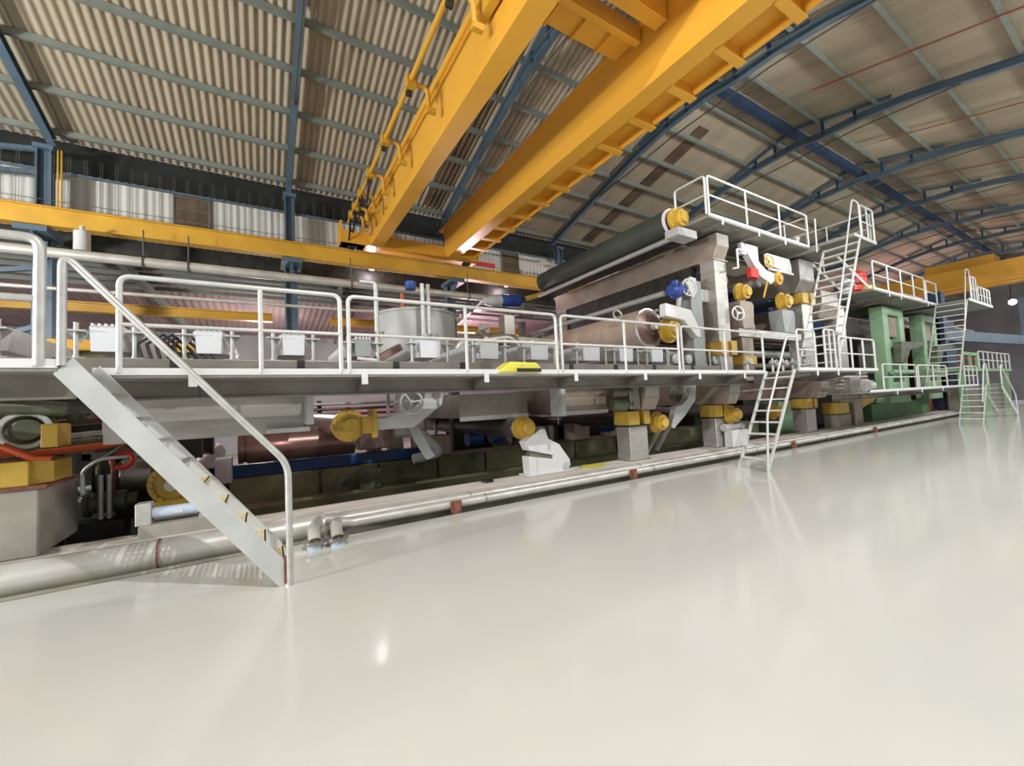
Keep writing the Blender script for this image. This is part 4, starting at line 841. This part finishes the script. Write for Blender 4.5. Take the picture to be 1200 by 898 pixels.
MB().box(18.7, 19.8, 7.0, 7.5, K, .75).build('stand', 'conc', t, .02); MB().box(18.6, 19.7, 7.0, 7.5, .78, 1.2).build('yellow_block', 'yel', t, .03)
one(MB().box(20.3, 20.95, 7.0, 7.5, K, 1.35), 'frame_post', 'beam', 'brown post right of the rough grey stand', 'post', bevel=.01)
one(MB().box(18.5, 20.7, 9, 13, -1.5, 1.3), 'pale_green_vat', 'green', 'pale green vat in the shade behind the rough grey stand', 'vat', bevel=.03)
t = thing('yellow_lever', (22, 7, .6), 'yellow curved lever arm low on the machine near the green frames', 'lever'); MB().prism([(20.9, .9), (22.2, 1.15), (23.0, 1.45), (22.9, 1.6), (21.6, 1.35), (20.9, 1.2)], 'y', 7.0, 7.2).build('arm', 'yel', t, .02)
t = thing('hanging_tag', (12.6, 6.6, 1.7), 'small red round tag hanging near the second cross beam', 'tag')
MB().lathe((12.55, 6.58, 1.72), (0,-1,0), [(0, 0), (0, .1), (.02, .1), (.02, 0)], 16).build('disc', 'red', t); MB().ring((12.55, 6.555, 1.72), (0,-1,0), .045, .012).build('white_mark', 'white', t)
MB().tube([(12.1, 6.9, 1.82), (13.4, 6.9, 1.86)], .04, 8).build('bar', 'pipe', t)
mb = MB(); mb.box(-8, 24, 11.5, 11.6, -1.5, 2.2)
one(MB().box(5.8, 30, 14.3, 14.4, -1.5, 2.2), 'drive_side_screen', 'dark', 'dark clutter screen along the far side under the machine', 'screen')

# ------------------------------------------------------------------ right part: second platform, green frames, far end
deck(19.9, 27.7, 6.0, 8.5, 5.5, 'second top platform deck above the green frames', [21.5, 22.8, 26.2], 8.4, th=.08)
railing((20.0, 6.0), (25.9, 6.0), 5.52, 1.06, [.25, .5, .75], 'railing of the second top platform above the green frames', .032)
railing((26.1, 6.0), (27.6, 6.0), 5.52, 1.0, [], 'end railing panel of the second top platform', .032)
t = thing('valve_station', (22.3, 7.2, 5.5), 'red and yellow valve gear standing on the second top platform', 'valves')
for k, (x, m, h) in enumerate(((21.4, 'red', .6), (22.1, 'red', 1.3), (23.0, 'yel', .8), (23.9, 'lgrey', .7), (24.8, 'lgrey', .6), (20.8, 'lgrey', .8))):
    MB().lathe((x, 7.2, 5.5), (0,0,1), [(0, 0), (0, .24), (h*.5, .2), (h*.55, .36), (h*.85, .36), (h, .15), (h, 0)], 16).build('valve', m, t)
def press_frame(x0, x1, label, y0=6.8):
    t = thing('roll_press', ((x0+x1)/2, y0, 1.0), label, 'press frame')
    mb = MB(); w = x1-x0
    mb.box(x0, x0+w*.22, y0, y0+.5, 1.0, 5.3); mb.box(x1-w*.22, x1, y0, y0+.5, 1.0, 5.3); mb.box(x0+w*.22, x1-w*.22, y0, y0+.5, 4.95, 5.3); mb.box(x0+w*.22, x1-w*.22, y0, y0+.5, 1.0, 1.9); mb.box(x0+w*.22, x1-w*.22, y0+.3, y0+.5, 1.9, 3.95)
    mb.build('frame', 'green', t, .03)
    mb = MB(); mb.box(x0+w*.22, x1-w*.22, y0+.3, y0+.4, 3.95, 4.95)
    mb.build('window_backing', 'dark', t)
    for k in range(5):
        xx = x0+w*(.28+.11*k); MB().tube([(xx, y0+.15, 4.0), (xx, y0+.15, 4.9)], .05, 8).build('spindle', 'beam', t)
    MB().prism([(x0+w*.3, 2.75), (x0+w*.35, 3.7), (x1+w*.6, 3.8), (x1+w*.6, 3.66), (x0+w*.75, 3.35), (x0+w*.5, 2.75)], 'y', y0-.3, y0).build('bracket_arm', 'oil', t, .02)
    MB().lathe((x0-.1, y0-.15, 2.35), (1,0,0), [(0, 0), (0, .11), (w+.2, .11), (w+.2, 0)], 14).build('pipe_band', 'green', t)
    return t
t = thing('access_ladder', (18.5, 5.6, 5.5), 'short sloping white access ladder from the landing down to the second platform', 'ladder')
for y in (6.1, 6.9): MB().prism([(17.2, 6.36), (17.2, 6.48), (19.85, 5.62), (19.85, 5.5)], 'y', y, y+.03).build('stringer', 'rail', t)
for k in range(4): MB().box(17.6+.55*k, 17.75+.55*k, 6.13, 6.9, 6.26-.18*k, 6.29-.18*k).build('rung', 'rail', t)
for k in range(6):
    one(MB().tube([(17.3, 9.6+.1*(k % 2), 2.4+.5*k), (22.9, 9.6+.1*(k % 2), 2.4+.5*k)], .07+.05*(k % 3), 12), 'felt_roll_pipe', ['pipe', 'beam', 'galv', 'copper', 'staindull', 'lgrey'][k], ['lowest silver', 'second lowest brown', 'third pale', 'fourth reddish brown', 'fifth dull', 'topmost light grey'][k] + ' pipe of the bank left of the green frames', 'pipe', 'pipe bank by the green frames')
press_frame(23.4, 25.9, 'green press frame with window, left of the pair')
press_frame(28.5, 30.7, 'green press frame with window, right of the pair')
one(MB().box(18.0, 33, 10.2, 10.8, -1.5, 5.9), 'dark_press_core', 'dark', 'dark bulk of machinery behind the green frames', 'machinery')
one(MB().tube([(19.2, 9.0, 4.9), (24, 9.0, 4.9)], .4, 18), 'press_pipe', 'motor', 'dull blue cylinder left of the green frames under the platform', 'cylinder')
one(MB().box(22.5, 30, 7.2, 8.6, K, 1.0), 'press_plinth', 'dgreen', 'deep green base under the press frames', 'base', bevel=.02)
# lower deck right
deck(16.25, 29.0, 5.2, 6.6, 1.6, 'low walkway deck in front of the green frames', [18.5, 21, 23.5], 6.2)
railing((17.4, 5.2), (20.6, 5.2), 1.62, .86, [.5], 'low walkway railing panel nearest the tall ladder', .026)
railing((20.8, 5.2), (24.2, 5.2), 1.62, .86, [.5], 'low walkway railing panel before the green frames', .026)
railing((26.8, 5.2), (28.9, 5.2), 1.62, .86, [.33, .66], 'low walkway railing panel beside the far stairs', .026)
t = thing('pump_skid', (19, 6.4, 1.6), 'silvery pipework block on the low walkway', 'pipework')
for k in range(5): MB().tube([(16.9, 6.3-.05*k, 1.75+.13*k), (19.6-.2*k, 6.3-.05*k, 1.75+.13*k)], .05, 8).build('pipe', 'stain', t)
MB().box(17.2, 18.0, 6.0, 6.7, 1.6, 2.1).build('pump_block', 'staindull', t, .02); MB().lathe((18.6, 6.1, 1.8), (1,0,0), [(0, 0), (0, .2), (.5, .2), (.5, 0)], 16).build('pump_motor', 'lgrey', t)
ship_ladder('ship_ladder', 25.2, 0, 26.3, 1.62, 4.5, 5.18, 6, 'short ladder from the floor to the low walkway before the green frames', [(4.5, [(25.4, .9), (26.2, 2.5), (26.6, 2.5), (26.6, 1.6)])])
ship_ladder('ship_ladder', 24.6, 1.62, 27.2, 5.5, 4.95, 5.95, 14, 'tall ladder by the green frames up to the second platform', [(4.95, [(26.3, 4.0), (27.4, 6.9), (27.9, 6.9), (27.9, 5.5)])])
t = thing('landing_deck', (28.5, 6, 5.42), 'landing beyond the second top platform at the ladder head', 'landing'); MB().box(27.2, 31.5, 4.9, 7.5, 5.42, 5.5).build('grating', 'deck', t); MB().box(27.2, 31.5, 4.88, 4.9, 5.42, 5.54).build('toe_board', 'rail', t)
railing((28.0, 4.95), (28.9, 4.95), 5.5, 1.15, [.5], 'narrow railing at the far ladder head with a red cap', .032)
railing((29.2, 4.95), (31.4, 4.95), 5.5, .8, [.25, .5, .75], 'far landing railing facing the aisle', .03)
railing((27.9, 7.4), (31.4, 7.4), 5.5, 1.0, [.5], 'rear railing of the far landing', .03)
one(MB().lathe((28.0, 4.95, 6.68), (0,0,1), [(0, 0), (0, .09), (.12, .06), (.12, 0)], 12), 'red_marker', 'red', 'small red cap on top of the far ladder rail', 'cap')
t = thing('far_staircase', (31, 4.7, 0), 'far metal stairs descending to the floor at the right', 'staircase')
for y in (4.5, 5.1): MB().prism([(29.1, 1.42), (29.1, 1.62), (31.9, .2), (31.9, 0), (31.7, 0)], 'y', y, y+.02).build('stringer', 'rail', t)
for k in range(6): MB().box(29.35+.43*k, 29.6+.43*k, 4.52, 5.1, 1.4-.23*k, 1.43-.23*k).build('tread', 'galv', t)
MB().tube(arc([(29.1, 4.5, 1.6), (29.15, 4.5, 2.5), (31.7, 4.5, 1.05), (31.8, 4.5, .05)], .1), .03, 8).build('handrail', 'rail', t)
# drying section beyond
t = thing('brick_stack', (29.8, 7, 2), 'red brown slatted block behind the far ladder', 'machinery'); MB().box(30.6, 32.4, 7.6, 9.0, -1.5, 4.9).build('block', 'brick', t)
mb = MB()
for k in range(8): mb.box(30.5, 32.5, 7.5, 7.6, 1.7+.4*k, 1.78+.4*k)
mb.build('slat', 'galv', t)
one(MB().prism([(30.0, 2.5), (31.6, 3.6), (31.6, 4.9), (30.0, 4.2)], 'y', 9.2, 10.0), 'grey_hood', 'lgrey', 'pale grey sloping hood between green frame and far ladder', 'hood')
t = thing('dryer_section', (38, 8, 0), 'blue steel dryer framework at the far right', 'frame')
MB().box(33.0, 33.7, 7.0, 7.6, 0, 7.0).build('column', 'dblue', t); MB().box(46.0, 46.7, 5.55, 5.95, 0, 7.6).build('column', 'blue', t)
MB().beam((33.3, 7.2, 4.5), (46.2, 5.8, 4.5), .35, .6).build('beam', 'blue', t); MB().box(33, 36, 7.2, 7.6, 1.5, 5.5).build('panel', 'dblue', t)
MB().box(33, 46, 7.8, 9, 0.2, 1.8).build('base', 'motor', t, .05)
for k, (z, m) in enumerate(((5.4, 'galv'), (5.9, 'galv'), (5.15, 'red'), (3.6, 'red'), (3.0, 'red'), (2.5, 'copper'))):
    MB().tube([(33.5, 9.0, z), (50, 9.0, z)], .12, 10).build('header', m, t)
t = thing('green_platform', (37, 6.4, 2.4), 'green framed platform with pale railing at the far right', 'platform'); MB().box(31.0, 42, 6.0, 7, 2.35, 2.5).build('deck', 'green', t)
for x in (31.2, 36, 41): MB().box(x, x+.2, 6.05, 6.3, 0, 2.35).build('leg', 'green', t)
for x in (31.0, 32.4, 33.8): MB().box(x, x+.15, 6.0, 6.1, 2.5, 3.3).build('green_post', 'green', t)
MB().box(31, 34, 6, 6.1, 3.2, 3.35).build('green_beam', 'green', t)
railing((34, 6.0), (41.5, 6.0), 2.5, .95, [.14, .28, .42, .57, .71, .85], 'far pale railing on the green platform', .035)
one(MB().box(32, 44, 6.4, 6.95, -.06, 1.6), 'dryer_plinth', 'staindull', 'far grey machine base under the green platform', 'base', bevel=.05)
# far crane
t = thing('far_crane', (37, 8, 7.45), 'second yellow overhead crane at the far end of the hall', 'crane')
MB().prism([(14.6, 7.75), (13.6, 7.45), (1.0, 7.3), (-2, 7.3), (-2, 8.7), (14.6, 8.7)], 'x', 36.6, 37.1).build('girder', 'crane', t, .01)
MB().prism([(14.6, 7.9), (13.6, 7.6), (-2, 7.6), (-2, 8.9), (14.6, 8.9)], 'x', 38.6, 39.1).build('girder', 'crane', t, .01)
MB().box(36.2, 36.6, -2, 14, 7.45, 7.52).build('gangway', 'crane', t)
MB().box(37.1, 38.6, 5.5, 8.5, 8.6, 9.3).build('trolley', 'crane', t, .02)
MB().box(36.4, 39.3, 14.5, 15.1, 7.44, 7.9).build('end_carriage', 'crane', t)
structure(MB().box(X_END-.2, X_END, -14, 17, -.3, 12.6), 'wall_end', 'endwall', 'dim grey end wall at the far end of the hall', 'wall')
t = thing('high_bay_lamp', (55, 7.6, 8.9), 'bright round lamp high at the far right', 'lamp')
MB().lathe((52.0, 7.0, 8.05), (-1, -.3, -.4), [(-.3, 0), (-.3, .14), (0, .27), (0, .22)], 20).build('housing', 'lgrey', t); MB().lathe((52.0, 7.0, 8.05), (-1, -.3, -.4), [(-.02, 0), (-.02, .22)], 20).build('lens', 'farlens', t)
MB().tube([(52.3, 7.1, 8.2), (52.3, 7.1, 11.5)], .03, 6).build('stem', 'dark', t)

# ------------------------------------------------------------------ lighting
def lamp(kind, loc, energy, size, col=(1, .97, .92), aim=None, spot=None):
    l = bpy.data.lights.new('unseen_light', kind); l.energy = energy; l.color = col
    if kind == 'AREA': l.size = size
    else: l.shadow_soft_size = size
    if spot: l.spot_size = spot; l.spot_blend = .6
    o = bpy.data.objects.new('unseen_light', l); o.location = loc; COL.objects.link(o)
    if aim is not None: o.rotation_euler = (Vector(aim) - Vector(loc)).to_track_quat('-Z', 'Y').to_euler()
    return o
CW = (.985, .99, 1)
lamp('POINT', (2.1, -5.0, 12.3), 5000, .09, CW)
for x, e in ((11, 1300), (20, 1300), (30, 1300), (41, 1500), (53, 1500)):
    lamp('SPOT', (x, -1.8, 8.0), e, .35, CW, (x, 1.2, 0), 2.75); lamp('POINT', (x, -1.8, 7.4), 520, .35, CW)  # unseen bay row; its point lights are added to brighten the roof
lamp('POINT', (-9, -1.0, 5.2), 900, .6, CW)  # added out of view to brighten the faces turned left
lamp('POINT', (-10, 8.0, 5.0), 1900, .6, CW)  # added out of view to lift the left roof and runway beam
lamp('POINT', (-14, 3.0, 2.7), 7600, .6, CW)  # added low and far left to reach the right crane girder's side
for x, e in ((11, 3200), (20, 2600), (30, 1800)): lamp('SPOT', (x, -1.8, 7.2), e, .35, CW, (x+3, 12, 10.2), .95)  # uplights added out of view to brighten the roof over the machine
lamp('POINT', (9.5, 19.5, 4.2), 900, .3, (1, .72, .82))
lamp('POINT', (0, 21, 4.2), 420, .3, (1, .93, .86))  # neutral source added to lift the dark annex roof
lamp('POINT', (42, 11, 6.2), 900, .4, (1, .7, .8))
w = bpy.data.worlds.new('World'); scn.world = w; w.use_nodes = True
w.node_tree.nodes['Background'].inputs[0].default_value = (.93, .97, 1, 1); w.node_tree.nodes['Background'].inputs[1].default_value = .3

# ------------------------------------------------------------------ camera
cam = bpy.data.cameras.new('Camera'); co = bpy.data.objects.new('Camera', cam); COL.objects.link(co)
yaw, pitch, roll_ = math.radians(31.351), math.radians(2.942), math.radians(-2.747)
f = Vector((math.sin(yaw)*math.cos(pitch), math.cos(yaw)*math.cos(pitch), math.sin(pitch)))
r = Vector((math.cos(yaw), -math.sin(yaw), 0)); u = r.cross(f)
r2 = r*math.cos(roll_) + u*math.sin(roll_); u2 = -r*math.sin(roll_) + u*math.cos(roll_)
mw = Matrix((r2, u2, -f)).transposed().to_4x4(); mw.translation = (0, 0, 1.75); co.matrix_world = mw
cam.sensor_width = 36; cam.lens = 482.57/1200*36; cam.clip_start = .05; cam.clip_end = 300
scn.camera = co
scn.view_settings.view_transform = 'Standard'; scn.view_settings.look = 'None'; scn.view_settings.gamma = 1; scn.view_settings.use_curve_mapping = False
scn.view_settings.exposure = 0.0
